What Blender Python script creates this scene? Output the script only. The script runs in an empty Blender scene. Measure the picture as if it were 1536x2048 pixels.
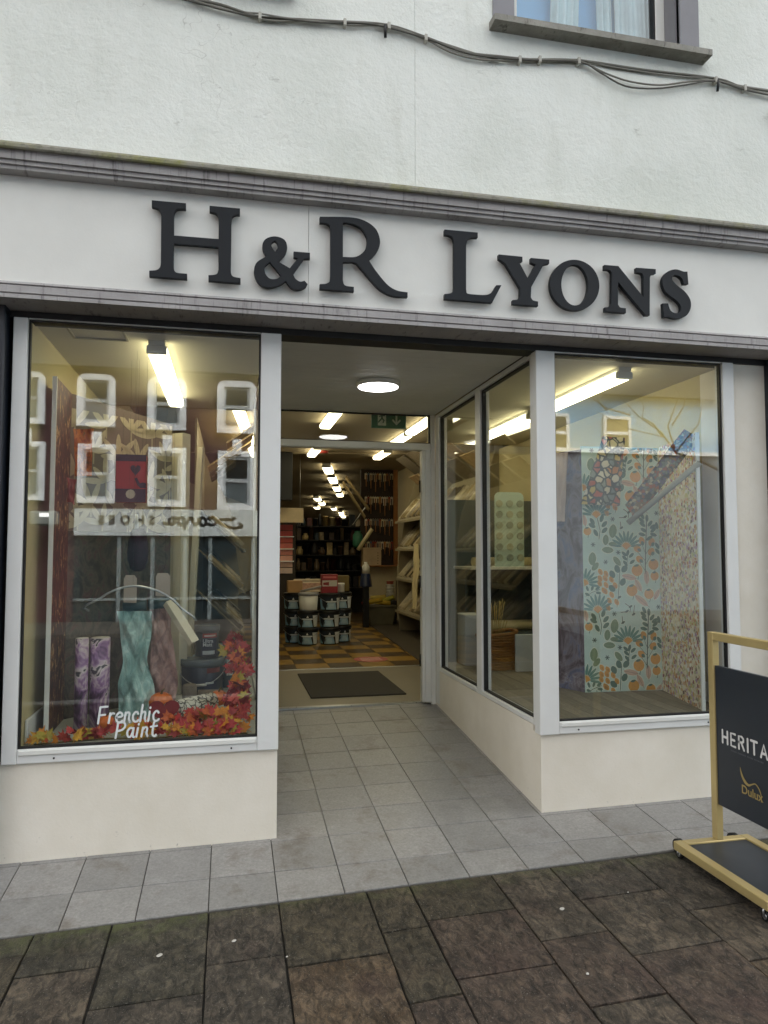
import bpy, bmesh, math, random
from mathutils import Vector, Matrix
R = math.radians
random.seed(7)
scene = bpy.context.scene
COL = scene.collection

# ------------------------------------------------------------------ camera, sky, sun, exposure
F_PX, YAW, PITCH = 1425.0, R(12.2), R(3.2)
CAM = Vector((0.0, -3.7, 1.5))
cam_d = bpy.data.cameras.new('camera')
cam = bpy.data.objects.new('camera', cam_d)
COL.objects.link(cam)
cam.location = CAM
cam.rotation_euler = (R(90) + PITCH, 0, -YAW)
cam_d.sensor_fit = 'HORIZONTAL'
cam_d.sensor_width = 36.0
cam_d.lens = 36.0 * F_PX / 1536.0
cam_d.clip_start = 0.05
cam_d.clip_end = 2000
scene.camera = cam

SUN_EL, SUN_AZ = R(50), R(25)          # azimuth clockwise from +y
world = bpy.data.worlds.new('World')
scene.world = world
world.use_nodes = True
wn = world.node_tree
wn.nodes.clear()
w_out = wn.nodes.new('ShaderNodeOutputWorld')
w_bg = wn.nodes.new('ShaderNodeBackground')
w_sky = wn.nodes.new('ShaderNodeTexSky')
w_sky.sky_type = 'NISHITA'
w_sky.sun_disc = False
w_sky.sun_elevation = SUN_EL
w_sky.sun_rotation = SUN_AZ
w_sky.air_density = 1.0
w_sky.dust_density = 5.0
w_sky.ozone_density = 1.0
w_hs = wn.nodes.new('ShaderNodeHueSaturation')     # cloud cover: most of the blue is washed out
w_hs.inputs['Saturation'].default_value = 0.03
w_bg.inputs['Strength'].default_value = 0.15
wn.links.new(w_sky.outputs[0], w_hs.inputs['Color'])
wn.links.new(w_hs.outputs[0], w_bg.inputs['Color'])
wn.links.new(w_bg.outputs[0], w_out.inputs['Surface'])

sun_d = bpy.data.lights.new('sun', 'SUN')
sun_d.energy = 1.3
sun_d.angle = R(40)
sun_d.color = (1.0, 0.985, 0.965)
sun = bpy.data.objects.new('sun', sun_d)
COL.objects.link(sun)
sun_dir = Vector((math.sin(SUN_AZ) * math.cos(SUN_EL), math.cos(SUN_AZ) * math.cos(SUN_EL), math.sin(SUN_EL)))
sun.rotation_euler = sun_dir.to_track_quat('Z', 'Y').to_euler()
sun.location = (0, -8, 14)

vs = scene.view_settings
vs.view_transform = 'Standard'
vs.look = 'None'
vs.gamma = 1.0
vs.exposure = 2.15
vs.use_curve_mapping = False
cyc = scene.cycles
cyc.use_denoising = True
cyc.max_bounces = 10
cyc.diffuse_bounces = 4
cyc.glossy_bounces = 5
cyc.transmission_bounces = 6
cyc.transparent_max_bounces = 32
cyc.caustics_reflective = False
cyc.caustics_refractive = False
cyc.sample_clamp_indirect = 6.0

# ------------------------------------------------------------------ pixel -> place
_cy, _sy, _cp, _sp = math.cos(YAW), math.sin(YAW), math.cos(PITCH), math.sin(PITCH)
FW = Vector((_sy * _cp, _cy * _cp, _sp)); RT = Vector((_cy, -_sy, 0)); UP = RT.cross(FW)
def ray(u, v): return FW + RT * ((u - 768) / F_PX) - UP * ((v - 1024) / F_PX)
def on_y(u, v, y):
    r = ray(u, v); return CAM + r * ((y - CAM.y) / r.y)
def on_z(u, v, z):
    r = ray(u, v); return CAM + r * ((z - CAM.z) / r.z)
def on_x(u, v, x):
    r = ray(u, v); return CAM + r * ((x - CAM.x) / r.x)

# ------------------------------------------------------------------ materials
def lin(h):
    h = h.lstrip('#')
    out = []
    for i in (0, 2, 4):
        c = int(h[i:i + 2], 16) / 255
        out.append(c / 12.92 if c <= 0.04045 else ((c + 0.055) / 1.055) ** 2.4)
    return tuple(out) + (1.0,)
def C4(c): return lin(c) if isinstance(c, str) else (tuple(c) + (1.0,) if len(c) == 3 else tuple(c))
class NT:
    def __init__(self, m): self.t = m.node_tree; self.n = self.t.nodes; self.l = self.t.links
    def new(self, kind, **kw):
        nd = self.n.new(kind)
        for k, v in kw.items():
            if k in nd.inputs: nd.inputs[k].default_value = v
            else: setattr(nd, k, v)
        return nd
    def link(self, a, b): self.l.new(a, b)
    def ramp(self, src, stops, interp='LINEAR'):
        rp = self.n.new('ShaderNodeValToRGB'); rp.color_ramp.interpolation = interp
        el = rp.color_ramp.elements
        while len(el) > 1: el.remove(el[-1])
        el[0].position = stops[0][0]; el[0].color = C4(stops[0][1])
        for p, c in stops[1:]:
            e = el.new(p); e.color = C4(c)
        self.l.new(src, rp.inputs[0]); return rp.outputs[0]
    def mix(self, fac, a, b, mode='MIX'):
        mx = self.n.new('ShaderNodeMix'); mx.data_type = 'RGBA'; mx.blend_type = mode
        for s, v in ((0, fac), (6, a), (7, b)):
            if hasattr(v, 'is_linked'): self.l.new(v, mx.inputs[s])
            elif s == 0: mx.inputs[0].default_value = v
            else: mx.inputs[s].default_value = C4(v)
        return mx.outputs[2]
    def noise(self, scale, detail=4, rough=0.55, vec=None, dist=0.0):
        nd = self.n.new('ShaderNodeTexNoise'); nd.inputs['Scale'].default_value = scale
        nd.inputs['Detail'].default_value = detail; nd.inputs['Roughness'].default_value = rough
        nd.inputs['Distortion'].default_value = dist
        if vec is not None: self.l.new(vec, nd.inputs['Vector'])
        return nd.outputs[0]
    def coords(self, sc=(1, 1, 1), kind='Object', loc=(0, 0, 0), rot=(0, 0, 0)):
        tc = self.n.new('ShaderNodeTexCoord'); mp = self.n.new('ShaderNodeMapping')
        mp.inputs['Scale'].default_value = sc; mp.inputs['Location'].default_value = loc; mp.inputs['Rotation'].default_value = rot
        self.l.new(tc.outputs[kind], mp.inputs[0]); return mp.outputs[0]
    def world_pos(self, sc=(1, 1, 1)):
        g = self.n.new('ShaderNodeNewGeometry'); mp = self.n.new('ShaderNodeMapping')
        mp.inputs['Scale'].default_value = sc
        self.l.new(g.outputs['Position'], mp.inputs[0]); return mp.outputs[0]
    def bump(self, h, strength=0.2, dist=0.01, normal=None):
        b = self.n.new('ShaderNodeBump'); b.inputs['Strength'].default_value = strength; b.inputs['Distance'].default_value = dist
        self.l.new(h, b.inputs['Height'])
        if normal is not None: self.l.new(normal, b.inputs['Normal'])
        return b.outputs[0]
MATS = {}
def new_mat(name):
    m = bpy.data.materials.new(name); m.use_nodes = True; nt = NT(m); nt.n.clear()
    o = nt.new('ShaderNodeOutputMaterial'); b = nt.new('ShaderNodeBsdfPrincipled')
    nt.link(b.outputs[0], o.inputs['Surface'])
    MATS[name] = m
    return m, nt, b
def setc(nt, b, col):
    if hasattr(col, 'is_linked'): nt.link(col, b.inputs['Base Color'])
    else: b.inputs['Base Color'].default_value = C4(col)
def mat(name, c, rough=0.5, var=0.12, vscale=6.0, bump=0.0, bscale=60.0, metal=0.0, spec=0.5, coat=0.0):
    if name in MATS: return MATS[name]
    m, nt, b = new_mat(name)
    base = C4(c)
    v = nt.world_pos()
    n = nt.noise(vscale, 5, 0.6, v)
    dark = tuple(x * (1 - var) for x in base[:3]); lite = tuple(min(1, x * (1 + var)) for x in base[:3])
    setc(nt, b, nt.ramp(n, [(0.3, dark), (0.7, lite)]))
    rr = nt.new('ShaderNodeMapRange'); rr.inputs[3].default_value = max(0.02, rough - 0.08); rr.inputs[4].default_value = min(1, rough + 0.08)
    nt.link(n, rr.inputs[0]); nt.link(rr.outputs[0], b.inputs['Roughness'])
    b.inputs['Metallic'].default_value = metal
    b.inputs['Specular IOR Level'].default_value = spec
    b.inputs['Coat Weight'].default_value = coat
    if bump > 0:
        nt.link(nt.bump(nt.noise(bscale, 4, 0.6, v), bump, 0.004), b.inputs['Normal'])
    return m
def emit(name, c, s):
    if name in MATS: return MATS[name]
    m = bpy.data.materials.new(name); m.use_nodes = True; nt = NT(m); nt.n.clear()
    o = nt.new('ShaderNodeOutputMaterial'); e = nt.new('ShaderNodeEmission')
    e.inputs[0].default_value = C4(c); e.inputs[1].default_value = s
    nt.link(e.outputs[0], o.inputs[0]); MATS[name] = m; return m
def glass(name, tint=(0.97, 0.985, 0.98), f0=0.04):
    m = bpy.data.materials.new(name); m.use_nodes = True; nt = NT(m); nt.n.clear()
    o = nt.new('ShaderNodeOutputMaterial')
    tr = nt.new('ShaderNodeBsdfTransparent'); tr.inputs[0].default_value = C4(tint)
    gl = nt.new('ShaderNodeBsdfGlossy'); gl.inputs['Roughness'].default_value = 0.0
    lw = nt.new('ShaderNodeLayerWeight'); lw.inputs[0].default_value = 0.5
    pw = nt.new('ShaderNodeMath', operation='POWER'); pw.inputs[1].default_value = 5.0
    nt.link(lw.outputs['Facing'], pw.inputs[0])
    ml = nt.new('ShaderNodeMath', operation='MULTIPLY_ADD'); ml.inputs[1].default_value = 1 - f0; ml.inputs[2].default_value = f0
    nt.link(pw.outputs[0], ml.inputs[0])
    mx = nt.new('ShaderNodeMixShader')
    nt.link(ml.outputs[0], mx.inputs[0]); nt.link(tr.outputs[0], mx.inputs[1]); nt.link(gl.outputs[0], mx.inputs[2])
    nt.link(mx.outputs[0], o.inputs[0]); MATS[name] = m; return m
def printed(name, rough=0.6, base=None):
    """flat print: colours come from the mesh's colour attribute"""
    if name in MATS: return MATS[name]
    m, nt, b = new_mat(name)
    at = nt.new('ShaderNodeAttribute', attribute_name='ink')
    n = nt.noise(45, 4, 0.6, nt.world_pos())
    setc(nt, b, nt.mix(0.35, at.outputs['Color'], nt.ramp(n, [(0.3, (0.6, 0.6, 0.6)), (0.7, (1, 1, 1))]), 'MULTIPLY'))
    b.inputs['Roughness'].default_value = rough
    return m

# -- special surfaces
def m_render_wall():
    m, nt, b = new_mat('painted_render')
    v = nt.world_pos()
    big = nt.noise(1.3, 5, 0.6, v)
    c = nt.ramp(big, [(0.3, '#d8dcd3'), (0.55, '#e6e9e2'), (0.75, '#ebeee8')])
    # scattered grey bald marks and pinkish repairs
    vm = nt.world_pos((1.0, 1.0, 2.2))
    sp = nt.noise(5.5, 6, 0.72, vm)
    c = nt.mix(nt.ramp(sp, [(0.66, (0, 0, 0)), (0.735, (0.55, 0.55, 0.55))]), c, '#a6a79c')
    st = nt.noise(2.1, 5, 0.65, nt.world_pos((3.2, 1, 0.45)))
    c = nt.mix(nt.ramp(st, [(0.58, (0, 0, 0)), (0.8, (0.3, 0.3, 0.3))]), c, '#bfc1b2')
    # hair cracks
    vo = nt.new('ShaderNodeTexVoronoi', feature='DISTANCE_TO_EDGE'); vo.inputs['Scale'].default_value = 1.7
    wv = nt.new('ShaderNodeVectorMath', operation='ADD'); nz = nt.new('ShaderNodeTexNoise'); nz.inputs['Scale'].default_value = 5
    nt.link(v, nz.inputs['Vector']); nt.link(v, wv.inputs[0]); nt.link(nz.outputs[1], wv.inputs[1]); nt.link(wv.outputs[0], vo.inputs['Vector'])
    cr = nt.ramp(vo.outputs[0], [(0.0, (0.5, 0.5, 0.5)), (0.004, (0, 0, 0))])
    msk = nt.ramp(nt.noise(0.9, 2, 0.5, v), [(0.5, (0, 0, 0)), (0.62, (1, 1, 1))])
    c = nt.mix(nt.mix(1.0, cr, msk, 'MULTIPLY'), c, '#8f8f86')
    setc(nt, b, c)
    b.inputs['Roughness'].default_value = 0.85
    f = nt.noise(95, 5, 0.62, v); f2 = nt.noise(26, 4, 0.6, v)
    n1 = nt.bump(f2, 0.45, 0.012)
    nt.link(nt.bump(f, 0.5, 0.005, n1), b.inputs['Normal'])
    return m
def m_flag(i, c0, c1, c2, moss=0.0):
    m, nt, b = new_mat('wet_slate_%d' % i)
    v = nt.world_pos()
    a = nt.noise(7, 6, 0.65, v, 0.6); bnz = nt.noise(34, 7, 0.78, nt.world_pos((1, 0.5, 1)), 0.8)
    c = nt.ramp(a, [(0.3, c0), (0.52, c1), (0.72, c2)])
    c = nt.mix(0.75, c, nt.ramp(bnz, [(0.40, (0.12, 0.115, 0.11)), (0.49, (0.7, 0.7, 0.68)), (0.60, (1.7, 1.62, 1.5))]), 'MULTIPLY')
    sp = nt.noise(210, 2, 0.5, v)
    c = nt.mix(nt.ramp(sp, [(0.66, (0, 0, 0)), (0.73, (0.6, 0.6, 0.6))]), c, '#a9a49a')
    g = nt.new('ShaderNodeSeparateXYZ'); nt.link(v, g.inputs[0])                      # moss creeping from the joint with the tiles
    ed = nt.new('ShaderNodeMapRange'); ed.inputs[1].default_value = -0.60 - .25 * moss - .06; ed.inputs[2].default_value = -0.56; nt.link(g.outputs[1], ed.inputs[0])
    mo = nt.mix(1.0, nt.ramp(nt.noise(11, 6, 0.75, v), [(0.40, (0, 0, 0)), (0.62, (1, 1, 1))]), ed.outputs[0], 'MULTIPLY')
    c = nt.mix(nt.mix(1.0, mo, (.45 + moss,) * 3, 'MULTIPLY'), c, '#5a6038')
    rd = nt.ramp(nt.noise(2.2, 4, 0.6, v), [(0.56, (0, 0, 0)), (0.7, (.3, .3, .3))])
    c = nt.mix(rd, c, '#46302e')
    setc(nt, b, c)
    wet = nt.noise(4.5, 4, 0.6, v)
    rg = nt.ramp(wet, [(0.35, (0.42, 0.42, 0.42)), (0.65, (0.75, 0.75, 0.75))])
    b.inputs['Specular IOR Level'].default_value = 0.35
    nt.link(rg, b.inputs['Roughness'])
    n1 = nt.bump(bnz, 1.0, 0.016)
    nt.link(nt.bump(nt.noise(120, 4, 0.65, v), 0.35, 0.003, n1), b.inputs['Normal'])
    return m
def m_tile(i, c0, c1):
    m, nt, b = new_mat('porcelain_tile_%d' % i)
    v = nt.world_pos()
    a = nt.noise(9, 6, 0.7, v, 0.4); s = nt.noise(75, 4, 0.8, v)
    c = nt.ramp(a, [(0.3, c0), (0.7, c1)])
    c = nt.mix(0.5, c, nt.ramp(s, [(0.3, (0.4, 0.4, 0.4)), (0.7, (1.35, 1.35, 1.35))]), 'MULTIPLY')
    d = nt.noise(4.3, 6, 0.75, v)
    c = nt.mix(nt.ramp(d, [(0.53, (0, 0, 0)), (0.68, (0.6, 0.6, 0.6))]), c, '#5c5246')
    setc(nt, b, c)
    nt.link(nt.ramp(a, [(0.3, (0.32, 0.32, 0.32)), (0.7, (0.5, 0.5, 0.5))]), b.inputs['Roughness'])
    nt.link(nt.bump(s, 0.12, 0.002), b.inputs['Normal'])
    return m
def m_riser():
    m, nt, b = new_mat('cream_masonry_paint')
    v = nt.world_pos()
    c = nt.ramp(nt.noise(3, 5, 0.6, v), [(0.3, '#dcd5c5'), (0.7, '#e8e2d5')])
    g = nt.new('ShaderNodeSeparateXYZ'); nt.link(v, g.inputs[0])
    low = nt.new('ShaderNodeMapRange'); low.inputs[1].default_value = 0.25; low.inputs[2].default_value = 0.06
    nt.link(g.outputs[2], low.inputs[0])
    sp = nt.ramp(nt.noise(24, 5, 0.75, v), [(0.62, (0, 0, 0)), (0.7, (0.7, 0.7, 0.7))])
    c = nt.mix(nt.mix(1.0, sp, low.outputs[0], 'MULTIPLY'), c, '#8b857a')     # splash marks along the foot
    sc = nt.ramp(nt.noise(13, 6, 0.8, nt.world_pos((1, 1, 1.6))), [(0.69, (0, 0, 0)), (0.74, (0.4, 0.4, 0.4))])
    c = nt.mix(sc, c, '#9c968b')
    setc(nt, b, c)
    b.inputs['Roughness'].default_value = 0.72
    nt.link(nt.bump(nt.noise(70, 4, 0.6, v), 0.18, 0.004), b.inputs['Normal'])
    return m
def m_moulding():
    m, nt, b = new_mat('grey_stucco_paint')
    v = nt.world_pos()
    c = nt.ramp(nt.noise(5, 5, 0.6, v), [(0.3, '#959291'), (0.7, '#aaa7a6')])
    dr = nt.noise(9, 5, 0.7, nt.world_pos((4.5, 1, 0.35)))
    c = nt.mix(nt.ramp(dr, [(0.55, (0, 0, 0)), (0.72, (0.75, 0.75, 0.75))]), c, '#474442')       # drip streaks
    setc(nt, b, c); b.inputs['Roughness'].default_value = 0.7
    nt.link(nt.bump(nt.noise(55, 4, 0.65, v), 0.25, 0.004), b.inputs['Normal'])
    return m
def m_lichen():
    m, nt, b = new_mat('lichened_coping')
    v = nt.world_pos()
    c = nt.ramp(nt.noise(4, 6, 0.7, v), [(0.3, '#7b7b6b'), (0.5, '#8f8c80'), (0.7, '#83834f')])
    c = nt.mix(nt.ramp(nt.noise(30, 4, 0.7, v), [(0.5, (0, 0, 0)), (0.68, (0.6, 0.6, 0.6))]), c, '#5b5a4c')
    setc(nt, b, c); b.inputs['Roughness'].default_value = 0.85
    nt.link(nt.bump(nt.noise(60, 4, 0.7, v), 0.4, 0.005), b.inputs['Normal'])
    return m
def m_stone_sill():
    m, nt, b = new_mat('weathered_stone')
    v = nt.world_pos()
    c = nt.ramp(nt.noise(6, 6, 0.7, v), [(0.3, '#7c7a72'), (0.7, '#a3a198')])
    c = nt.mix(nt.ramp(nt.noise(14, 5, 0.75, nt.world_pos((1.5, 1, 0.6))), [(0.56, (0, 0, 0)), (0.7, (0.8, 0.8, 0.8))]), c, '#3f3b33')
    setc(nt, b, c); b.inputs['Roughness'].default_value = 0.85
    nt.link(nt.bump(nt.noise(70, 4, 0.7, v), 0.4, 0.005), b.inputs['Normal'])
    return m
def m_pattern(name, stops, scale=20, stretch=(1, 1, 1), rough=0.6, distort=1.2, detail=6):
    if name in MATS: return MATS[name]
    m, nt, b = new_mat(name)
    v = nt.coords(stretch)
    c = nt.ramp(nt.noise(scale, detail, 0.65, v, distort), stops)
    c = nt.mix(0.4, c, nt.ramp(nt.noise(scale * 3.3, 4, 0.6, v), [(0.3, (0.5, 0.5, 0.5)), (0.7, (1.2, 1.2, 1.2))]), 'MULTIPLY')
    setc(nt, b, c); b.inputs['Roughness'].default_value = rough
    return m
def m_cells(name, palette, scale=40, edge=None, edge_w=0.04, rough=0.6, jitter=0.35):
    """printed blossoms: cells of a random palette, darker outlines"""
    if name in MATS: return MATS[name]
    m, nt, b = new_mat(name)
    v = nt.coords()
    wv = nt.new('ShaderNodeVectorMath', operation='ADD'); nz = nt.new('ShaderNodeTexNoise'); nz.inputs['Scale'].default_value = scale * 0.8
    sc = nt.new('ShaderNodeVectorMath', operation='SCALE'); sc.inputs['Scale'].default_value = jitter / scale
    nt.link(v, nz.inputs['Vector']); nt.link(nz.outputs[1], sc.inputs[0]); nt.link(v, wv.inputs[0]); nt.link(sc.outputs[0], wv.inputs[1])
    vo = nt.new('ShaderNodeTexVoronoi'); vo.inputs['Scale'].default_value = scale
    nt.link(wv.outputs[0], vo.inputs['Vector'])
    sep = nt.new('ShaderNodeSeparateColor'); nt.link(vo.outputs['Color'], sep.inputs[0])
    n = len(palette)
    c = nt.ramp(sep.outputs[0], [(i / n, p) for i, p in enumerate(palette)], 'CONSTANT')
    if edge:
        ve = nt.new('ShaderNodeTexVoronoi', feature='DISTANCE_TO_EDGE'); ve.inputs['Scale'].default_value = scale
        nt.link(wv.outputs[0], ve.inputs['Vector'])
        c = nt.mix(nt.ramp(ve.outputs[0], [(edge_w, (1, 1, 1)), (edge_w * 1.5, (0, 0, 0))]), c, edge)
    setc(nt, b, c); b.inputs['Roughness'].default_value = rough
    return m

WALL = m_render_wall(); RISER = m_riser(); MOULD = m_moulding(); LICHEN = m_lichen(); SILL = m_stone_sill()
FASCIA = mat('fascia_paint', '#dfdfd9', 0.6, 0.05, 2.5, 0.12, 80)
UPVC = mat('grey_white_frame', '#dcddda', 0.38, 0.04, 3)
ALU = mat('door_aluminium', '#d2d2cc', 0.4, 0.06, 3)
GASKET = mat('black_gasket', '#0b0b0c', 0.6)
SHUTTER = mat('black_shutter_box', '#08090b', 0.55)
NAVY = mat('navy_pilaster_paint', '#161c26', 0.4, 0.2, 4)
GLASS = glass('shop_glass', (0.96, 0.975, 0.965), 0.07)
LETTER = mat('dark_grey_letter', '#12161b', 0.55, 0.12, 5, spec=0.3)
def m_grout():
    m, nt, b = new_mat('grey_grout')
    v = nt.world_pos(); g = nt.new('ShaderNodeSeparateXYZ'); nt.link(v, g.inputs[0])
    dirt = nt.new('ShaderNodeMapRange'); dirt.inputs[1].default_value = 0.25; dirt.inputs[2].default_value = -0.05; nt.link(g.outputs[1], dirt.inputs[0])   # street dirt only where it is not sheltered
    setc(nt, b, nt.mix(dirt.outputs[0], '#a19d93', '#4a4843')); b.inputs['Roughness'].default_value = 0.9
    return m
GROUT = m_grout()
SOIL = mat('dark_joint_soil', '#1e1c17', 0.95, 0.3, 30, 0.4)
CREAM = mat('cream_emulsion', '#c0b488', 0.8, 0.05, 2)
CEILM = mat('ceiling_emulsion', '#cdc7af', 0.85, 0.05, 2)
PVC = mat('soffit_board', '#dddeda', 0.45, 0.05, 3)
WHITE = mat('white_gloss', '#dcdcd6', 0.35, 0.04, 4)
BLACK = mat('black_plastic', '#0e0f10', 0.45, 0.2, 6)
STEEL = mat('brushed_steel', '#b5b7b8', 0.3, 0.08, 20, metal=0.9)
GOLD = mat('gold_powder_coat', '#c0ac76', 0.36, 0.07, 6, metal=0.35)
TUBE = emit('lit_tube', (1.0, 0.90, 0.58), 2.5)
TUBE_FAR = emit('lit_tube_far', (1.0, 0.88, 0.56), 2.2)
DISC = emit('lit_disc', (1.0, 0.985, 0.95), 2.2)
PRINT = printed('flat_print')

# ------------------------------------------------------------------ mesh builder
class MB:
    def __init__(self): self.v = []; self.f = []; self.c = []; self.smooth = []
    def face(self, pts, col=None, smooth=False):
        i = len(self.v); self.v += [tuple(p) for p in pts]; self.f.append(tuple(range(i, i + len(pts)))); self.c.append(col); self.smooth.append(smooth); return self
    def add(self, verts, faces, col=None, smooth=False):
        i = len(self.v); self.v += [tuple(p) for p in verts]
        for f in faces: self.f.append(tuple(i + k for k in f)); self.c.append(col); self.smooth.append(smooth)
        return self
    def box(self, x0, x1, y0, y1, z0, z1, col=None):
        if x0 > x1: x0, x1 = x1, x0
        if y0 > y1: y0, y1 = y1, y0
        if z0 > z1: z0, z1 = z1, z0
        vs_ = [(x0, y0, z0), (x1, y0, z0), (x1, y1, z0), (x0, y1, z0), (x0, y0, z1), (x1, y0, z1), (x1, y1, z1), (x0, y1, z1)]
        return self.add(vs_, [(3, 2, 1, 0), (4, 5, 6, 7), (0, 1, 5, 4), (1, 2, 6, 5), (2, 3, 7, 6), (3, 0, 4, 7)], col)
    def cbox(self, x0, x1, y0, y1, z0, z1, b=0.004, col=None):
        """box with all edges chamfered"""
        bm = bmesh.new(); bmesh.ops.create_cube(bm, size=1)
        for v in bm.verts: v.co = Vector(((x0 + x1) / 2 + v.co.x * abs(x1 - x0), (y0 + y1) / 2 + v.co.y * abs(y1 - y0), (z0 + z1) / 2 + v.co.z * abs(z1 - z0)))
        bmesh.ops.bevel(bm, geom=list(bm.edges), offset=b, segments=1, affect='EDGES')
        bm.verts.index_update()
        self.add([v.co[:] for v in bm.verts], [[v.index for v in f.verts] for f in bm.faces], col); bm.free(); return self
    def obox(self, p0, p1, w, h, up=(0, 0, 1), col=None):
        """bar from p0 to p1, width w (sideways), height h (along up)"""
        p0, p1 = Vector(p0), Vector(p1); d = (p1 - p0).normalized(); upv = Vector(up)
        s = d.cross(upv)
        if s.length < 1e-4: s = d.cross(Vector((1, 0, 0)))
        s.normalize(); u = s.cross(d)
        a = [p + s * (sx * w / 2) + u * (sz * h / 2) for p in (p0, p1) for sx, sz in ((-1, -1), (1, -1), (1, 1), (-1, 1))]
        return self.add(a, [(0, 1, 2, 3), (7, 6, 5, 4), (4, 5, 1, 0), (5, 6, 2, 1), (6, 7, 3, 2), (7, 4, 0, 3)], col)
    def cyl(self, p0, p1, r0, r1=None, n=14, caps=True, col=None, smooth=True):
        r1 = r0 if r1 is None else r1
        p0, p1 = Vector(p0), Vector(p1); d = (p1 - p0).normalized()
        s = d.orthogonal().normalized(); t = d.cross(s)
        ring = lambda p, r: [p + (s * math.cos(2 * math.pi * k / n) + t * math.sin(2 * math.pi * k / n)) * r for k in range(n)]
        i = len(self.v); self.v += [tuple(q) for q in ring(p0, r0) + ring(p1, r1)]
        for k in range(n):
            self.f.append((i + k, i + (k + 1) % n, i + n + (k + 1) % n, i + n + k)); self.c.append(col); self.smooth.append(smooth)
        if caps:
            self.f.append(tuple(i + k for k in reversed(range(n)))); self.f.append(tuple(i + n + k for k in range(n))); self.c += [col, col]; self.smooth += [False, False]
        return self
    def tube(self, pts, r, n=8, col=None):
        pts = [Vector(p) for p in pts]; rr = r if isinstance(r, (list, tuple)) else [r] * len(pts)
        i0 = len(self.v); prev = None
        for k, p in enumerate(pts):
            d = (pts[min(k + 1, len(pts) - 1)] - pts[max(k - 1, 0)]).normalized()
            s = d.orthogonal().normalized() if prev is None else (prev - d * prev.dot(d)).normalized()
            prev = s; t = d.cross(s)
            self.v += [tuple(p + (s * math.cos(2 * math.pi * j / n) + t * math.sin(2 * math.pi * j / n)) * rr[k]) for j in range(n)]
        for k in range(len(pts) - 1):
            for j in range(n):
                a = i0 + k * n + j; b_ = i0 + k * n + (j + 1) % n
                self.f.append((a, b_, b_ + n, a + n)); self.c.append(col); self.smooth.append(True)
        self.f.append(tuple(i0 + j for j in reversed(range(n)))); self.f.append(tuple(i0 + (len(pts) - 1) * n + j for j in range(n))); self.c += [col, col]; self.smooth += [False, False]
        return self
    def lathe(self, prof, c=(0, 0, 0), n=24, col=None, wob=None):
        c = Vector(c); i0 = len(self.v)
        for (r, z) in prof:
            for j in range(n):
                a = 2 * math.pi * j / n; q = r * (wob(a, z) if wob else 1)
                self.v.append((c.x + q * math.cos(a), c.y + q * math.sin(a), c.z + z))
        for k in range(len(prof) - 1):
            for j in range(n):
                a = i0 + k * n + j; b_ = i0 + k * n + (j + 1) % n
                self.f.append((a, b_, b_ + n, a + n)); self.c.append(col); self.smooth.append(True)
        self.f.append(tuple(i0 + j for j in reversed(range(n)))); self.f.append(tuple(i0 + (len(prof) - 1) * n + j for j in range(n))); self.c += [col, col]; self.smooth += [False, False]
        return self
    def prism(self, poly, fn, d0, d1, col=None):
        """2D polygon; fn(a, b, d) -> point; between depths d0 and d1"""
        n = len(poly)
        vs_ = [fn(a, b, d0) for a, b in poly] + [fn(a, b, d1) for a, b in poly]
        return self.add(vs_, [tuple(range(n)), tuple(reversed(range(n, 2 * n)))] + [(k, n + k, n + (k + 1) % n, (k + 1) % n) for k in range(n)], col)
    def grid(self, fn, nu, nv, col=None, smooth=True):
        i = len(self.v)
        self.v += [tuple(fn(a / nu, b / nv)) for b in range(nv + 1) for a in range(nu + 1)]
        for b in range(nv):
            for a in range(nu):
                k = i + b * (nu + 1) + a
                self.f.append((k, k + 1, k + nu + 2, k + nu + 1)); self.c.append(col); self.smooth.append(smooth)
        return self
    def xform(self, M):
        self.v = [tuple(M @ Vector(p)) for p in self.v]; return self
    def mesh(self, name, origin=(0, 0, 0)):
        o = Vector(origin); me = bpy.data.meshes.new(name)
        me.from_pydata([(p[0] - o.x, p[1] - o.y, p[2] - o.z) for p in self.v], [], self.f)
        if any(self.smooth): me.polygons.foreach_set('use_smooth', self.smooth)
        if any(c is not None for c in self.c):
            at = me.color_attributes.new('ink', 'FLOAT_COLOR', 'CORNER')
            dat = []
            for f, c in zip(self.f, self.c):
                dat += list(C4(c) if c is not None else (0.5, 0.5, 0.5, 1)) * len(f)
            at.data.foreach_set('color', dat)
        me.validate(); me.update()
        return me

ORG = {}
_ord = ['first', 'second', 'third', 'fourth', 'fifth', 'sixth', 'seventh', 'eighth', 'ninth', 'tenth', 'eleventh', 'twelfth', 'thirteenth', 'fourteenth', 'fifteenth', 'sixteenth', 'seventeenth', 'eighteenth', 'nineteenth', 'twentieth']
_cnt = {}
def nth(key):
    k = _cnt.get(key, 0); _cnt[key] = k + 1
    return _ord[k] if k < 20 else ('twenty-' + _ord[k - 20] if k < 29 else 'thirtieth')
def link(o, parent=None):
    COL.objects.link(o)
    if parent is not None: o.parent = parent
    return o
def root_org(o): return ORG.get(o.name, Vector((0, 0, 0)))
def thing(name, label, cat, loc=(0, 0, 0), group=None):
    o = bpy.data.objects.new(name, None); o.empty_display_size = 0.1
    link(o); o.location = loc; ORG[o.name] = Vector(loc)
    o['label'] = label; o['category'] = cat
    if group: o['group'] = group
    return o
def part(name, mb, m, parent, label=None):
    """mesh given in world coordinates, child of a thing or part"""
    org = root_org(parent)
    me = mb if isinstance(mb, bpy.types.Mesh) else mb.mesh(name, org)
    o = bpy.data.objects.new(name, me); me.materials.clear() if len(me.materials) else None
    me.materials.append(m); link(o, parent); ORG[o.name] = org
    if label: o['label'] = label
    return o
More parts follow.
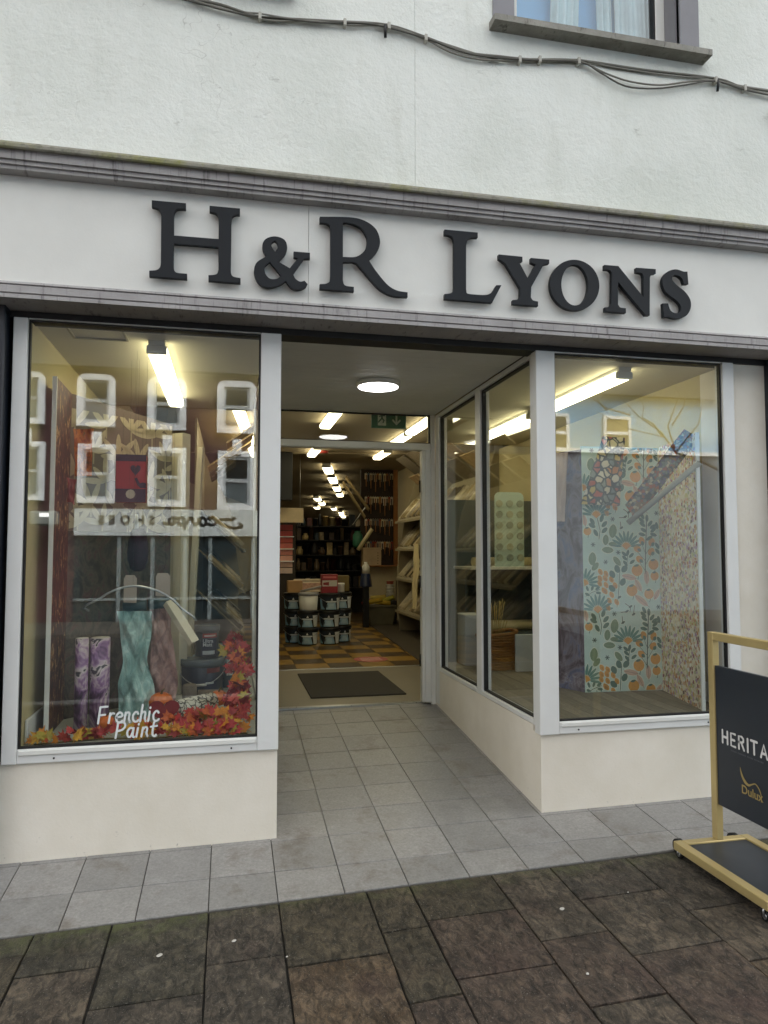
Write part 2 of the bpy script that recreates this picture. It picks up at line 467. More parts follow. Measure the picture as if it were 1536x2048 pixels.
def solo(name, mb, m, label, cat, group=None):
    xs = [p[0] for p in mb.v]; ys = [p[1] for p in mb.v]; zs = [p[2] for p in mb.v]
    org = Vector(((min(xs) + max(xs)) / 2, (min(ys) + max(ys)) / 2, min(zs)))
    me = mb.mesh(name, org); me.materials.append(m)
    o = link(bpy.data.objects.new(name, me)); o.location = org; ORG[o.name] = org
    o['label'] = label; o['category'] = cat
    if group: o['group'] = group
    return o
def struct(name, mb, m, kind='structure'):
    me = mb.mesh(name); me.materials.append(m)
    o = link(bpy.data.objects.new(name, me)); o['kind'] = kind; ORG[o.name] = Vector((0, 0, 0)); return o
def piece(name, me, m, parent, loc, rot=(0, 0, 0), scale=(1, 1, 1)):
    """alike pieces share mesh data; loc is in the parent's own frame; material sits on the object"""
    o = bpy.data.objects.new(name, me); link(o, parent); o.location = loc; o.rotation_euler = rot; o.scale = scale
    if not me.materials: me.materials.append(None)
    o.material_slots[0].link = 'OBJECT'; o.material_slots[0].material = m
    return o
def copy_tree(o, parent=None):
    c = o.copy(); COL.objects.link(c); c.parent = parent
    for ch in list(o.children): copy_tree(ch, c)
    return c

# 2D outlines with smooth points -> polyline
def outline(pts, sub=5, closed=True):
    out = []; n = len(pts)
    for k in range(n if closed else n - 1):
        p0, p1, p2, p3 = pts[(k - 1) % n], pts[k], pts[(k + 1) % n], pts[(k + 2) % n]
        s1, s2 = len(p1) > 2, len(p2) > 2
        out.append((p1[0], p1[1]))
        if not (s1 or s2): continue
        t1 = ((p2[0] - p0[0]) / 2, (p2[1] - p0[1]) / 2) if s1 else (p2[0] - p1[0], p2[1] - p1[1])
        t2 = ((p3[0] - p1[0]) / 2, (p3[1] - p1[1]) / 2) if s2 else (p2[0] - p1[0], p2[1] - p1[1])
        for j in range(1, sub):
            t = j / sub; a = 2 * t ** 3 - 3 * t ** 2 + 1; b = t ** 3 - 2 * t ** 2 + t; c = -2 * t ** 3 + 3 * t ** 2; d = t ** 3 - t ** 2
            out.append((a * p1[0] + b * t1[0] + c * p2[0] + d * t2[0], a * p1[1] + b * t1[1] + c * p2[1] + d * t2[1]))
    return out
def shape_mesh(name, loops, depth, bevel=0.0):
    """filled 2D loops (holes by even-odd), extruded; returns an MB lying in local x-y, z = -depth..depth"""
    cu = bpy.data.curves.new(name, 'CURVE'); cu.dimensions = '2D'; cu.fill_mode = 'BOTH'; cu.extrude = depth; cu.bevel_depth = bevel; cu.bevel_resolution = 1
    for lp in loops:
        sp = cu.splines.new('POLY'); sp.points.add(len(lp) - 1); sp.use_cyclic_u = True
        for q, (x, y) in zip(sp.points, lp): q.co = (x, y, 0, 1)
    o = bpy.data.objects.new(name, cu); COL.objects.link(o)
    me = o.to_mesh(); mb = MB()
    mb.add([v.co[:] for v in me.vertices], [tuple(p.vertices) for p in me.polygons])
    o.to_mesh_clear(); bpy.data.objects.remove(o); bpy.data.curves.remove(cu)
    return mb
def text_mb(s, size, extrude=0.0005, offset=0.0, shear=0.0, spacing=1.0, align='LEFT'):
    cu = bpy.data.curves.new('t', 'FONT'); cu.body = s; cu.size = size; cu.extrude = extrude; cu.offset = offset; cu.shear = shear; cu.space_character = spacing; cu.align_x = align
    cu.resolution_u = 4
    o = bpy.data.objects.new('t', cu); COL.objects.link(o); me = o.to_mesh(); mb = MB()
    mb.add([v.co[:] for v in me.vertices], [tuple(p.vertices) for p in me.polygons])
    o.to_mesh_clear(); bpy.data.objects.remove(o); bpy.data.curves.remove(cu)
    return mb
def frame_M(origin, ex, ey):
    ex = Vector(ex).normalized(); ey = Vector(ey).normalized(); ez = ex.cross(ey)
    M = Matrix.Identity(4)
    for i, a in enumerate((ex, ey, ez)):
        for j in range(3): M[j][i] = a[j]
    for j in range(3): M[j][3] = origin[j]
    return M
def ribbon(mb, pts, w, z=0.0, col=None):
    """flat stroke with round ends in local x-y"""
    P = [Vector((p[0], p[1])) for p in pts]; L = []; Rr = []
    for k, p in enumerate(P):
        d = (P[min(k + 1, len(P) - 1)] - P[max(k - 1, 0)]); d = d.normalized() if d.length > 1e-9 else Vector((1, 0))
        nrm = Vector((-d.y, d.x)) * w / 2
        L.append(p + nrm); Rr.append(p - nrm)
    def cap(p, a0):
        return [p + Vector((math.cos(a0 + k * math.pi / 6), math.sin(a0 + k * math.pi / 6))) * w / 2 for k in range(1, 6)]
    d1 = P[-1] - P[-2]; d0 = P[0] - P[1]
    e1 = cap(P[-1], math.atan2(d1.y, d1.x) - math.pi / 2); e0 = cap(P[0], math.atan2(d0.y, d0.x) - math.pi / 2)
    for k in range(len(P) - 1):
        mb.face([(*Rr[k], z), (*Rr[k + 1], z), (*L[k + 1], z), (*L[k], z)], col)
    mb.face([(*Rr[-1], z)] + [(*q, z) for q in e1] + [(*L[-1], z)], col)
    mb.face([(*L[0], z)] + [(*q, z) for q in e0] + [(*Rr[0], z)], col)
    return mb

# ================================================================== SETTING: ground, pavement, forecourt, road
RAMP, XS = 0.083, 0.011
def zf(x, y): return 0.06 + XS * x + RAMP * y
def front(x): return -0.565 + 0.03 * x                      # where the tiles meet the flagstones
fc = MB().prism([(-3.2, -0.665), (5.2, -0.42), (5.2, 0.1), (1.8, 0.1), (1.8, 2.12), (0.1, 2.12), (0.1, 0.1), (-3.2, 0.1)], lambda a, b, d: (a, b, d), -0.006, -0.06)
forecourt = struct('forecourt', fc, GROUT)
forecourt.location = (0, 0, 0.06); forecourt.rotation_euler = (math.atan(RAMP), -math.atan(XS), 0)
TILES = [m_tile(0, '#7e7d7b', '#949391'), m_tile(1, '#7a7977', '#8e8d8a'), m_tile(2, '#848380', '#999794')]
P_T = 0.2885
def slab_mesh(name, poly, top, bot, ch):
    """flat slab: polygon, chamfered upper edge"""
    c = Vector((sum(p[0] for p in poly) / len(poly), sum(p[1] for p in poly) / len(poly)))
    n = len(poly); ins = []
    for k in range(n):
        a, b, d = Vector(poly[k - 1]), Vector(poly[k]), Vector(poly[(k + 1) % n])
        e1 = (b - a).normalized(); e2 = (d - b).normalized()
        nn = Vector((-e1.y - e2.y, e1.x + e2.x)); nn = nn / max(0.3, nn.length) * 1.35
        ins.append(b + nn * ch)
    mb = MB(); V = [(p[0], p[1], bot) for p in poly] + [(p[0], p[1], top - ch * 0.7) for p in poly] + [(p.x, p.y, top) for p in ins]
    mb.add(V, [(k, (k + 1) % n, n + (k + 1) % n, n + k) for k in range(n)] + [(n + k, n + (k + 1) % n, 2 * n + (k + 1) % n, 2 * n + k) for k in range(n)] + [tuple(range(2 * n, 3 * n))])
    return mb
half = P_T / 2 - 0.0022
tile_me = slab_mesh('tile', [(-half, -half), (half, -half), (half, half), (-half, half)], 0.0, -0.03, 0.0018).mesh('tile')
X0 = -0.07 - 10 * P_T
for i in range(27):
    xa, xb = X0 + i * P_T, X0 + (i + 1) * P_T; xm = (xa + xb) / 2
    g = 0.0022
    poly = [(xa + g, front(xa + g)), (xb - g, front(xb - g)), (xb - g, -0.318 - g), (xa + g, -0.318 - g)]
    o = piece('tile', slab_mesh('tile', [(a - xm, b + 0.4) for a, b in poly], 0, -0.03, 0.0018).mesh('tile'), TILES[(i * 7) % 3], forecourt, (xm, -0.4, 0.0))
    for j in range(9):
        ym = -0.318 + (j + 0.5) * P_T
        if j >= 2 and not (0.1 < xm < 1.85): continue
        if j == 8: continue
        piece('tile', tile_me, TILES[(i * 5 + j * 3 + (i * j) % 2) % 3], forecourt, (xm, ym, random.uniform(-0.0006, 0.0006)))
for i in range(27):                                         # last cut row against the door strip
    xm = X0 + (i + 0.5) * P_T
    if 0.1 < xm < 1.85:
        ya, yb = -0.318 + 8 * P_T + 0.002, 2.085
        piece('tile', slab_mesh('tile', [(-half, ya - 2), (half, ya - 2), (half, yb - 2), (-half, yb - 2)], 0, -0.03, 0.0018).mesh('tile'), TILES[i % 3], forecourt, (xm, 2.0, 0))

pav_mb = MB().prism([(-30, -4.0), (30, -4.0), (30, 0.3), (-30, 0.3)], lambda a, b, d: (a, b, d), -0.012, -0.3)
pavement = struct('pavement', pav_mb, SOIL)
pavement.location = (0, -0.53, 0.012); pavement.rotation_euler = (math.atan(0.03), -math.atan(XS), 0)
FL = [m_flag(0, '#34302a', '#4a443c', '#5e564c'), m_flag(1, '#3a352d', '#51493f', '#675e51'), m_flag(2, '#3a312b', '#4e433a', '#5f544a'),
      m_flag(3, '#343026', '#474135', '#564e3f'), m_flag(4, '#47392a', '#574a3b', '#66594a'), m_flag(5, '#323026', '#474339', '#585348', 0.45)]
cols_x = [-3.3, -2.95, -2.6, -2.2, -1.83, -1.45, -1.05, -0.732, -0.443, -0.068, 0.22, 0.602, 0.797, 1.183, 1.478, 1.872, 2.27, 2.62, 3.0, 3.4, 3.8]
cross = {3: [-.9, -1.3], 0: [-.8, -1.2], 1: [-1.0, -1.5], 2: [-.85, -1.3]}
cross_ = {3: [-0.74, -1.2], 4: [-0.875, -1.3], 5: [-1.108, -1.5], 6: [-0.945, -1.35], 7: [-1.02, -1.45], 8: [-0.88, -1.305], 9: [-0.836, -1.22], 10: [-1.07, -1.455],
         11: [-0.822, -1.229, -1.66], 12: [-0.995, -1.35], 13: [-0.8, -1.25], 14: [-0.95, -1.4]}
tint_ = {(3, 0): 5, (4, 0): 5, (5, 0): 5, (4, 1): 1, (6, 0): 0, (6, 1): 0, (7, 0): 3, (7, 1): 4, (8, 0): 3, (8, 1): 3, (8, 2): 2, (9, 0): 3, (9, 1): 2, (9, 2): 2,
        (10, 0): 1, (10, 1): 2, (10, 2): 1, (11, 0): 0, (11, 1): 1, (11, 2): 2, (11, 3): 2, (12, 0): 0, (12, 1): 1, (5, 1): 0, (3, 1): 3}
cross.update({k + 3: v for k, v in cross_.items()}); tint = {(a + 3, b): v for (a, b), v in tint_.items()}
for i in range(len(cols_x) - 1):
    xa, xb = cols_x[i] + 0.004, cols_x[i + 1] - 0.004
    cuts = list(cross.get(i, [-0.9 - 0.2 * random.random(), -1.4]))
    while cuts[-1] > -2.2: cuts.append(cuts[-1] - random.uniform(0.38, 0.6))
    prev = None
    for j, cy_ in enumerate(cuts):
        dy = 0.012
        ya0, ya1 = (front(xa) - 0.008, front(xb) - 0.008) if prev is None else (prev - 0.004, prev + 0.01 - 0.004)
        poly = [(xa + random.uniform(-.002, .002), cy_ + 0.004), (xb, cy_ + 0.014 + random.uniform(-.002, .002)), (xb + random.uniform(-.002, .002), ya1), (xa, ya0)]
        prev = cy_
        cx, cyy = (xa + xb) / 2, (cy_ + ya0) / 2
        # rough split edges: subdivide the outline
        pp = []
        for k in range(4):
            a, b = Vector(poly[k]), Vector(poly[(k + 1) % 4]); nseg = 5
            for t in range(nseg):
                q = a.lerp(b, t / nseg)
                if t: q += Vector((random.uniform(-.0018, .0018), random.uniform(-.0018, .0018)))
                pp.append((q.x - cx, q.y - cyy))
        me = slab_mesh('flagstone', pp, 0, -0.05, 0.003).mesh('flagstone')
        piece('flagstone', me, FL[tint.get((i, j), (i * 3 + j * 2) % 5)], pavement, (cx, cyy + 0.53, random.uniform(-0.002, 0.001)), (random.uniform(-.003, .003), random.uniform(-.003, .003), 0))

ASPH = mat('asphalt', '#202020', 0.8, 0.2, 12, 0.4, 120)
KERB = mat('granite_kerb', '#7d7c79', 0.8, 0.2, 30, 0.3)
kb = MB()
for k in range(24): kb.cbox(-12 + k, -12 + k + 0.994, -4.66, -4.5, -0.4, -0.105, 0.012)
struct('kerb', kb, KERB)
struct('road', MB().prism([(-60, -4.66), (60, -4.66), (60, -13), (-60, -13)], lambda a, b, d: (a, b, d - 0.02 * (-4.66 - b)), -0.22, -0.5), ASPH)
struct('far_pavement', MB().box(-60, 60, -16.6, -13, -0.9, -0.30), mat('grey_paving', '#4a4742', 0.7, 0.2, 8))
struct('ground', MB().box(-250, 250, -250, 250, -1.4, -1.0), ASPH)

# ================================================================== SHOP BUILDING
shop = thing('shop_building', 'white rendered shop building with grey cornice, fascia and recessed glazed entrance', 'building', (0.9, 0.0, 0.0))
WY = -0.12                                                  # face of the upper wall
FY = -0.15                                                  # face of the fascia board
ZTOP = 7.2
wj = on_y(830, 220, WY).x
ux0, ux1 = on_y(1027, 20, WY).x, on_y(1358, 70, WY).x
usz = on_y(983, 38, -0.205).z                               # underside of the upper sill
uz0, uz1 = usz + 0.045, 6.35
lx1 = on_y(580, 2, WY).x - 0.13; lx0 = lx1 - (ux1 - ux0)
zcb = on_y(0, 343, FY).z - 0.01
mbL = MB(); mbR = MB()
mbL.box(-7, lx0, WY, 0.2, zcb, ZTOP); mbL.box(lx1, wj - 0.0008, WY, 0.2, zcb, ZTOP); mbL.box(lx0, lx1, WY, 0.2, zcb, uz0); mbL.box(lx0, lx1, WY, 0.2, uz1, ZTOP)
mbR.box(wj + 0.0008, ux0, WY, 0.2, zcb, ZTOP); mbR.box(ux1, 9, WY, 0.2, zcb, ZTOP); mbR.box(ux0, ux1, WY, 0.2, zcb, uz0); mbR.box(ux0, ux1, WY, 0.2, uz1, ZTOP)
part('upper_wall', mbL, WALL, shop); part('upper_wall', mbR, WALL, shop)
part('roof', MB().prism([(-0.45, ZTOP + 0.002), (9, ZTOP + 4), (9, ZTOP + 4.2), (-0.5, ZTOP + 0.2)], lambda a, b, d: (d, a, b), -7, 9), mat('slate_roof', '#24262a', 0.7, 0.2, 8), shop)
# cornice, profile (y, z) run along x
def zx(v, y): return on_y(0, v, y).z
def gr(v, y0, y1): return [(y0, zx(v - .8, y0)), (y0 + .013, zx(v - .4, y0)), (y1 + .013, zx(v + .6, y1)), (y1, zx(v + 1.0, y1))]
prof = [(WY - 0.002, zx(278, -0.262) + 0.03), (-0.235, zx(278, -0.262) + 0.008), (-0.256, zx(278, -0.262)), (-0.264, zx(283, -0.264)), (-0.264, zx(289, -0.264)), (-0.258, zx(293, -0.258)), (-0.243, zx(296, -0.243)),
        (-0.238, zx(299, -0.238))] + gr(314.5, -.238, -.226) + gr(325.5, -.226, -.214) + [(-0.214, zx(335, -0.214)), (FY + 0.03, zx(335, -0.214) + 0.001), (FY + 0.03, zx(300, -0.2)), (WY - 0.002, zx(300, -0.2))]
cor = MB()
cor.prism(prof[6:], lambda a, b, d: (d, a, b), -2.4, 4.6)
part('cornice', cor, MOULD, shop)
part('cornice_coping', MB().prism(prof[:6] + [(-0.243, zx(295.5, -0.243)), (WY - 0.002, zx(295.5, -0.243))], lambda a, b, d: (d, a, b), -2.4, 4.6), LICHEN, shop)
ztop_f = zx(343, FY)
zl0, zl1, zl2, zl3 = zx(561, -0.16), zx(566, -0.165), zx(583.5, -0.182), zx(593, -0.2)
fj = on_y(617, 500, FY).x
for a, b in ((-2.3, fj - 0.001), (fj + 0.001, 4.5)):
    part('fascia_board', MB().box(a, b, FY, FY + 0.05, zl1 - 0.02, zcb + 0.03), FASCIA, shop)
lm = MB()
lm.prism([(FY - 0.014, zl0), (FY - 0.02, zl1 + .002), (FY - 0.006, zl1), (FY - 0.006, zl1 - .008), (-0.182, zl1 - 0.010), (-0.182, zl2 + .004), (-0.166, zl2 + .002), (-0.166, zl2 - .007), (-0.2, zl2 - 0.010), (-0.2, zl3), (-0.012, zl3 - 0.002), (-0.012, zl0 - 0.01), (FY + 0.001, zl0)], lambda a, b, d: (d, a, b), -2.4, 4.6)
part('fascia_moulding', lm, MOULD, shop)
ZB = zl3 - 0.004
part('shutter_box', MB().box(-1.05, 3.2, -0.004, 0.12, 2.634, ZB + 0.06), SHUTTER, shop)
part('sky_leak_slab', MB().box(-7, 9, FY + 0.052, 0.198, ZB + 0.062, zcb - 0.001), BLACK, shop)  # unseen slab added behind the fascia to stop sky light leaking through
part('sky_seal_slab', MB().box(-7, 9, 0.201, 34, 3.12, 3.2), BLACK, shop)  # unseen slab added to seal the interior against sky light from above
# pilasters and neighbouring ground-floor walls
part('pilaster', MB().cbox(-1.42, -1.05, -0.09, 0.3, 0.0, ZB + 0.03, 0.006), NAVY, shop, 'navy painted pilaster at the edge of the shopfront')
part('pilaster', MB().cbox(3.176, 3.55, -0.09, 0.3, 0.02, ZB + 0.03, 0.006), NAVY, shop, 'navy painted pilaster at the edge of the shopfront')
part('lower_wall', MB().box(-7, -1.42, -0.06, 0.3, -0.1, ZB + 0.05), RISER, shop)
part('lower_wall', MB().box(3.55, 9, -0.06, 0.3, 0.0, ZB + 0.05), RISER, shop)
part('door_side_pier', MB().box(2.945, 3.176, 0.01, 0.3, 0.0, 2.636), RISER, shop)
# stall risers
rs = MB().box(-1.05, 0.247, 0.0, 0.10, -0.05, 0.506); rs.box(0.13, 0.247, 0.10, 2.0, 0.0, 0.52)
part('stall_riser', rs, RISER, shop)
rs = MB().box(1.68, 2.945, 0.0, 0.10, 0.0, 0.499); rs.box(1.68, 1.78, 0.10, 2.03, 0.02, 0.53)
part('stall_riser', rs, RISER, shop)

def shop_window(x0, x1, z0, z1, gx0, gx1, gz0, gz1, name='shop_window'):
    """frame around a pane in the facade plane; x0..x1 outer, g* glass opening"""
    m = MB()
    m.cbox(x0, gx0, -0.022, 0.05, z0, z1, 0.003)
    m.cbox(gx1, x1, -0.022, 0.05, z0, z1, 0.003)
    m.cbox(gx0 + 0.0005, gx1 - 0.0005, -0.020, 0.05, gz1, z1, 0.002)
    m.cbox(gx0 + 0.0005, gx1 - 0.0005, -0.018, 0.05, z0, gz0, 0.003)
    fr = part(name, m, UPVC, shop)
    part('glass_pane', MB().box(gx0 + .002, gx1 - .002, 0.006, 0.012, gz0 + .002, gz1 - .002), GLASS, fr)
    t = 0.009; gk = MB()
    gk.box(gx0, gx0 + t, -0.004, 0.02, gz0, gz1); gk.box(gx1 - t, gx1, -0.004, 0.02, gz0, gz1); gk.box(gx0 + t, gx1 - t, -0.004, 0.02, gz1 - t, gz1); gk.box(gx0 + t, gx1 - t, -0.004, 0.02, gz0, gz0 + t)
    part('gasket', gk, GASKET, fr)
    bd = MB().cbox(gx0 + t, gx1 - t, -0.026, -0.019, gz0 - 0.026, gz0 - 0.004, 0.002)
    part('glazing_bead', bd, WHITE, fr)
    for sx in (0.18, 0.82):
        part('screw_cover', MB().cyl((x0 + (x1 - x0) * sx, -0.018, z0 + 0.02), (x0 + (x1 - x0) * sx, -0.0215, z0 + 0.02), 0.0045, n=10), GASKET, fr)
    return fr
shop_window(-1.032, 0.250, 0.506, 2.632, -0.966, 0.146, 0.572, 2.628)
shop_window(1.668, 2.938, 0.499, 2.632, 1.782, 2.862, 0.565, 2.626)
# side glazing of the entrance, plane x = 1.68 (seen) and x = 0.25 (its twin)
def side_screen(xo, sgn):
    m = MB()
    xi = xo + sgn * 0.07
    for ya, yb in ((0.052, 0.095), (0.935, 1.035), (1.925, 2.03)):
        m.cbox(xo, xi, ya, yb, 0.53 if ya < 1.5 else 0.26, 2.648, 0.003)
    for ya, yb in ((0.0955, 0.9345), (1.0355, 1.9245)):
        m.cbox(xo - sgn * 0.002, xi, ya, yb, 0.532, 0.562, 0.003); m.cbox(xo, xi, ya, yb, 2.615, 2.648, 0.003)
    fr = part('entrance_screen', m, UPVC, shop)
    for ya, yb in ((0.097, 0.933), (1.037, 1.923)):
        xg = xo + sgn * 0.03
        part('glass_pane', MB().box(xg, xg + sgn * 0.006, ya, yb, 0.563, 2.614), GLASS, fr)
        g = MB(); xs_ = sorted((xo + sgn * 0.014, xo + sgn * 0.042))
        g.box(xs_[0], xs_[1], yb - 0.012, yb, 0.563, 2.614); g.box(xs_[0], xs_[1], ya, ya + 0.008, 0.563, 2.614); g.box(xs_[0], xs_[1], ya + 0.008, yb - 0.012, 2.603, 2.614); g.box(xs_[0], xs_[1], ya + 0.008, yb - 0.012, 0.563, 0.571)
        part('gasket', g, GASKET, fr)
side_screen(1.68, 1); side_screen(0.247, -1)
# entrance soffit boards
sb = MB().box(0.25, 1.68, 0.0, 2.10, 2.662, 2.70)
soffit = part('entrance_ceiling', sb, PVC, shop)
bw = 2.06 / 20
bme = slab_mesh('soffit_board', [(-0.714, -bw / 2 + 0.002), (0.714, -bw / 2 + 0.002), (0.714, bw / 2 - 0.002), (-0.714, bw / 2 - 0.002)], 0.0, -0.010, 0.003).mesh('soffit_board')
for k in range(20):
    piece('soffit_board', bme, PVC, soffit, (0.965 - 0.9, 0.03 + bw * (k + 0.5), 2.652), (math.pi, 0, 0))
# door frame, fanlight, threshold, open leaf
DY = 2.06
df = MB()
df.cbox(1.642, 1.679, DY - 0.03, DY + 0.05, 0.238, 2.652, 0.003); df.cbox(1.592, 1.6415, DY - 0.026, DY + 0.05, 0.262, 2.3495, 0.003); df.cbox(0.252, 0.335, DY - 0.03, DY + 0.05, 0.238, 2.652, 0.003)
df.cbox(0.3355, 1.6415, DY - 0.028, DY + 0.05, 2.35, 2.408, 0.003); df.cbox(0.36, 1.5715, DY - 0.034, DY - 0.0285, 2.355, 2.372, 0.002)
df.cbox(1.565, 1.5915, DY - 0.02, DY + 0.045, 0.262, 2.3495, 0.003)
dfr = part('door_frame', df, ALU, shop)
part('fanlight_pane', MB().box(0.336, 1.641, DY + 0.004, DY + 0.010, 2.409, 2.65), GLASS, dfr)
g = MB().box(0.336, 1.641, DY - 0.008, DY + 0.02, 2.642, 2.6505); g.box(1.633, 1.641, DY - 0.008, DY + 0.02, 2.409, 2.642); g.box(0.345, 1.633, DY - 0.008, DY + 0.02, 2.409, 2.415)
part('gasket', g, GASKET, dfr)
for z in (0.55, 1.2, 2.0): part('hinge', MB().cyl((1.562, DY + 0.03, z), (1.562, DY + 0.03, z + 0.1), 0.008, n=8), BLACK, dfr)
part('threshold_strip', MB().cbox(0.25, 1.6, 2.088, 2.15, 0.238, 0.2545, 0.003), STEEL, dfr)
leaf = MB(); lx = 0.30
for (ya, yb, za, zb_) in ((2.13, 2.21, .26, 2.34), (2.93, 3.01, .26, 2.34)): leaf.cbox(lx, lx + 0.045, ya, yb, za, zb_, .003)
for (za, zb_) in ((.26, .4), (1.2, 1.28), (2.26, 2.34)): leaf.cbox(lx + .001, lx + 0.044, 2.2105, 2.9295, za, zb_, .003)
lf = part('door_leaf', leaf, ALU, shop)
part('glass_pane', MB().box(lx + .02, lx + .026, 2.211, 2.929, .401, 1.199), GLASS, lf); part('glass_pane', MB().box(lx + .02, lx + .026, 2.211, 2.929, 1.281, 2.259), GLASS, lf)
part('push_handle', MB().tube([(lx + .045, 2.9, 1.0), (lx + .09, 2.9, 1.02), (lx + .09, 2.9, 1.4), (lx + .045, 2.9, 1.42)], 0.012), STEEL, lf)

# upper windows
PANE_UP = glass('upper_window_glass', (0.95, 0.97, 0.98), 0.08)
CURT = mat('pale_curtain', '#cfe2e4', 0.8, 0.15, 5)
SKY_PANEL = mat('sky_reflection_blue', '#86c0ea', 0.8, 0.05, 2)
def upper_window(x0, x1, z0, z1, curtain):
    b = 0.125
    m = MB(); yf = WY - 0.012
    m.box(x0 - b, x0, yf, WY + 0.02, z0 - 0.002, z1 + b); m.box(x1, x1 + b, yf, WY + 0.02, z0 - 0.002, z1 + b); m.box(x0, x1, yf, WY + 0.02, z1, z1 + b)
    m.box(x0 - 0.001, x0 + 0.012, WY + 0.02, 0.06, z0, z1); m.box(x1 - 0.012, x1 + 0.001, WY + 0.02, 0.06, z0, z1); m.box(x0 + .012, x1 - .012, WY + 0.02, 0.06, z1 - 0.012, z1)
    w = part('upper_window', m, mat('grey_surround_paint', '#87868a', 0.65, 0.08, 4, 0.15), shop)
    fr = MB(); f = 0.06; fy = 0.0
    for (a, b_, c, d) in ((x0 + .012, x0 + .012 + f, z0, z1 - .012), (x1 - .012 - f, x1 - .012, z0, z1 - .012)): fr.cbox(a, b_, fy, fy + .055, c, d, .003)
    for (c, d) in ((z0, z0 + .05), (z1 - .012 - f, z1 - .012), (z0 + 0.95, z0 + 1.0)): fr.cbox(x0 + .0125 + f, x1 - .0125 - f, fy, fy + .055, c, d, .003)
    part('window_frame', fr, WHITE, w)
    part('glass_pane', MB().box(x0 + .07, x1 - .07, fy + .02, fy + .026, z0 + .05, z1 - .07), PANE_UP, w)
    part('gasket', MB().box(x1 - .012 - f - .014, x1 - .012 - f - .0006, fy + .004, fy + .05, z0 + .05, z1 - .073), GASKET, w)
    s = MB(); zs = z0
    sl = 0.07
    s.prism([(-0.208, zs - 0.043), (-0.208, zs - 0.008), (WY + 0.09, zs + 0.012), (WY + 0.09, zs - 0.0445), ], lambda a, c, d: (d, a, c), x0 - b - 0.02, x1 + b + 0.03)
    part('window_sill', s, SILL, w)
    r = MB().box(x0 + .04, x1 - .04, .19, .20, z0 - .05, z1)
    part('blind_or_sky_panel', r, SKY_PANEL, w)  # in both upper windows: blue panel standing in for the sky's reflection
    if curtain:
        for (ca, cb, wv) in ((x0 + .40, x0 + .58, .05), (x0 + .62, x0 + .72, .04), (x0 + .74, x1 - .03, .03)):
            cm = MB().grid(lambda u, v_: (ca + (cb - ca) * u - 0.08 * (1 - v_) * (1 if ca < x0 + .6 else -.4), 0.12 + .02 * math.sin(u * (cb - ca) / wv * 6.28), z0 - .1 + (z1 - z0) * v_), 30, 4)
            part('curtain', cm, CURT, w)
    return w
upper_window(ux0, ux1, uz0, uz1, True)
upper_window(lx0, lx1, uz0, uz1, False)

# ------------------------------------------------------------------ interior shell
FZ, DZ, SC = 0.25, 0.56, 3.0                                # shop floor, display floor, shop ceiling
struct('display_wall', MB().box(-1.03, -0.97, 0.06, 2.2, 0.2, 2.66), CREAM)
struct('display_wall', MB().box(2.962, 3.03, 0.06, 4.2, 0.2, 2.66), CREAM)
dc = MB().box(-1.03, 0.17, 0.10, 2.10, 2.643, 2.70)
dceil = struct('display_ceiling', dc, CEILM)
htc = MB(); a, b = on_z(127, 648, 2.64), on_z(258, 682, 2.64)
for (x0, x1, y0, y1) in ((a.x, a.x + .012, .12, b.y), (b.x - .012, b.x, .12, b.y), (a.x + .012, b.x - .012, b.y - .012, b.y)): htc.box(x0, x1, y0, y1, 2.634, 2.6425)
part('access_hatch_trim', htc, mat('hatch_trim', '#a39d83', 0.7), dceil)
struct('display_ceiling', MB().box(1.76, 2.962, 0.10, 2.15, 2.643, 2.70), CEILM)
struct('display_ceiling', MB().box(2.02, 2.962, 2.152, 3.4, 2.643, 2.70), CEILM)
DFLOOR = mat('display_board', '#a9ab9f', 0.6, 0.1, 5)
struct('display_floor', MB().box(-0.97, 0.17, 0.06, 2.0, 0.50, DZ), DFLOOR)
plf = struct('display_floor', MB().box(1.75, 2.962, 0.06, 2.2, 0.50, DZ - 0.004), BLACK)
WOODP = [m_pattern('grey_oak_%d' % k, [(0.3, c0), (0.55, c1), (0.75, c2)], 9, (0.8, 9, 9)) for k, (c0, c1, c2) in enumerate((('#6b6355', '#8a8272', '#9d9585'), ('#615a4d', '#7d7565', '#938b7a')))]
for k in range(12):
    x0 = 1.76 + k * 0.1
    piece('floor_plank', slab_mesh('floor_plank', [(-1.06, -0.049), (1.06, -0.049), (1.06, 0.049), (-1.06, 0.049)], 0, -0.003, 0.001).mesh('floor_plank') if k == 0 else bpy.data.meshes['floor_plank'], WOODP[k % 2], plf, (x0 + 0.05, 1.13, DZ), (0, 0, R(90)))
for xs_ in (-0.968, ):
    struct('skirting', MB().cbox(xs_, xs_ + .015, 0.12, 1.9, DZ, DZ + .12, .004), WHITE)
struct('skirting', MB().cbox(2.945, 2.96, 0.12, 2.1, DZ, DZ + .12, .004), WHITE)
# shop shell
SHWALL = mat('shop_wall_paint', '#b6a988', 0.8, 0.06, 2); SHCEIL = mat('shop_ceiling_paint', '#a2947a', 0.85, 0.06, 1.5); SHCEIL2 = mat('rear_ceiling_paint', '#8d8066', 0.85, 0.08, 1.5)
VEST = mat('vestibule_floor', '#7c7565', 0.45, 0.12, 9)
vest = struct('shop_floor', MB().box(-1.05, 3.05, 2.15, 3.96, 0.0, FZ), VEST)
chk = struct('shop_floor', MB().box(-1.05, 3.05, 3.962, 9.2, 0.0, FZ - 0.003), mat('floor_base', '#3a3225', 0.7))
struct('metal_floor_strip', MB().cbox(-1.0, 3.0, 3.945, 3.985, FZ - .002, FZ + 0.005, .002), STEEL)
CK = [mat('ochre_vinyl_tile', '#94732f', 0.35, 0.15, 14), mat('brown_vinyl_tile', '#4b3a22', 0.35, 0.2, 14)]
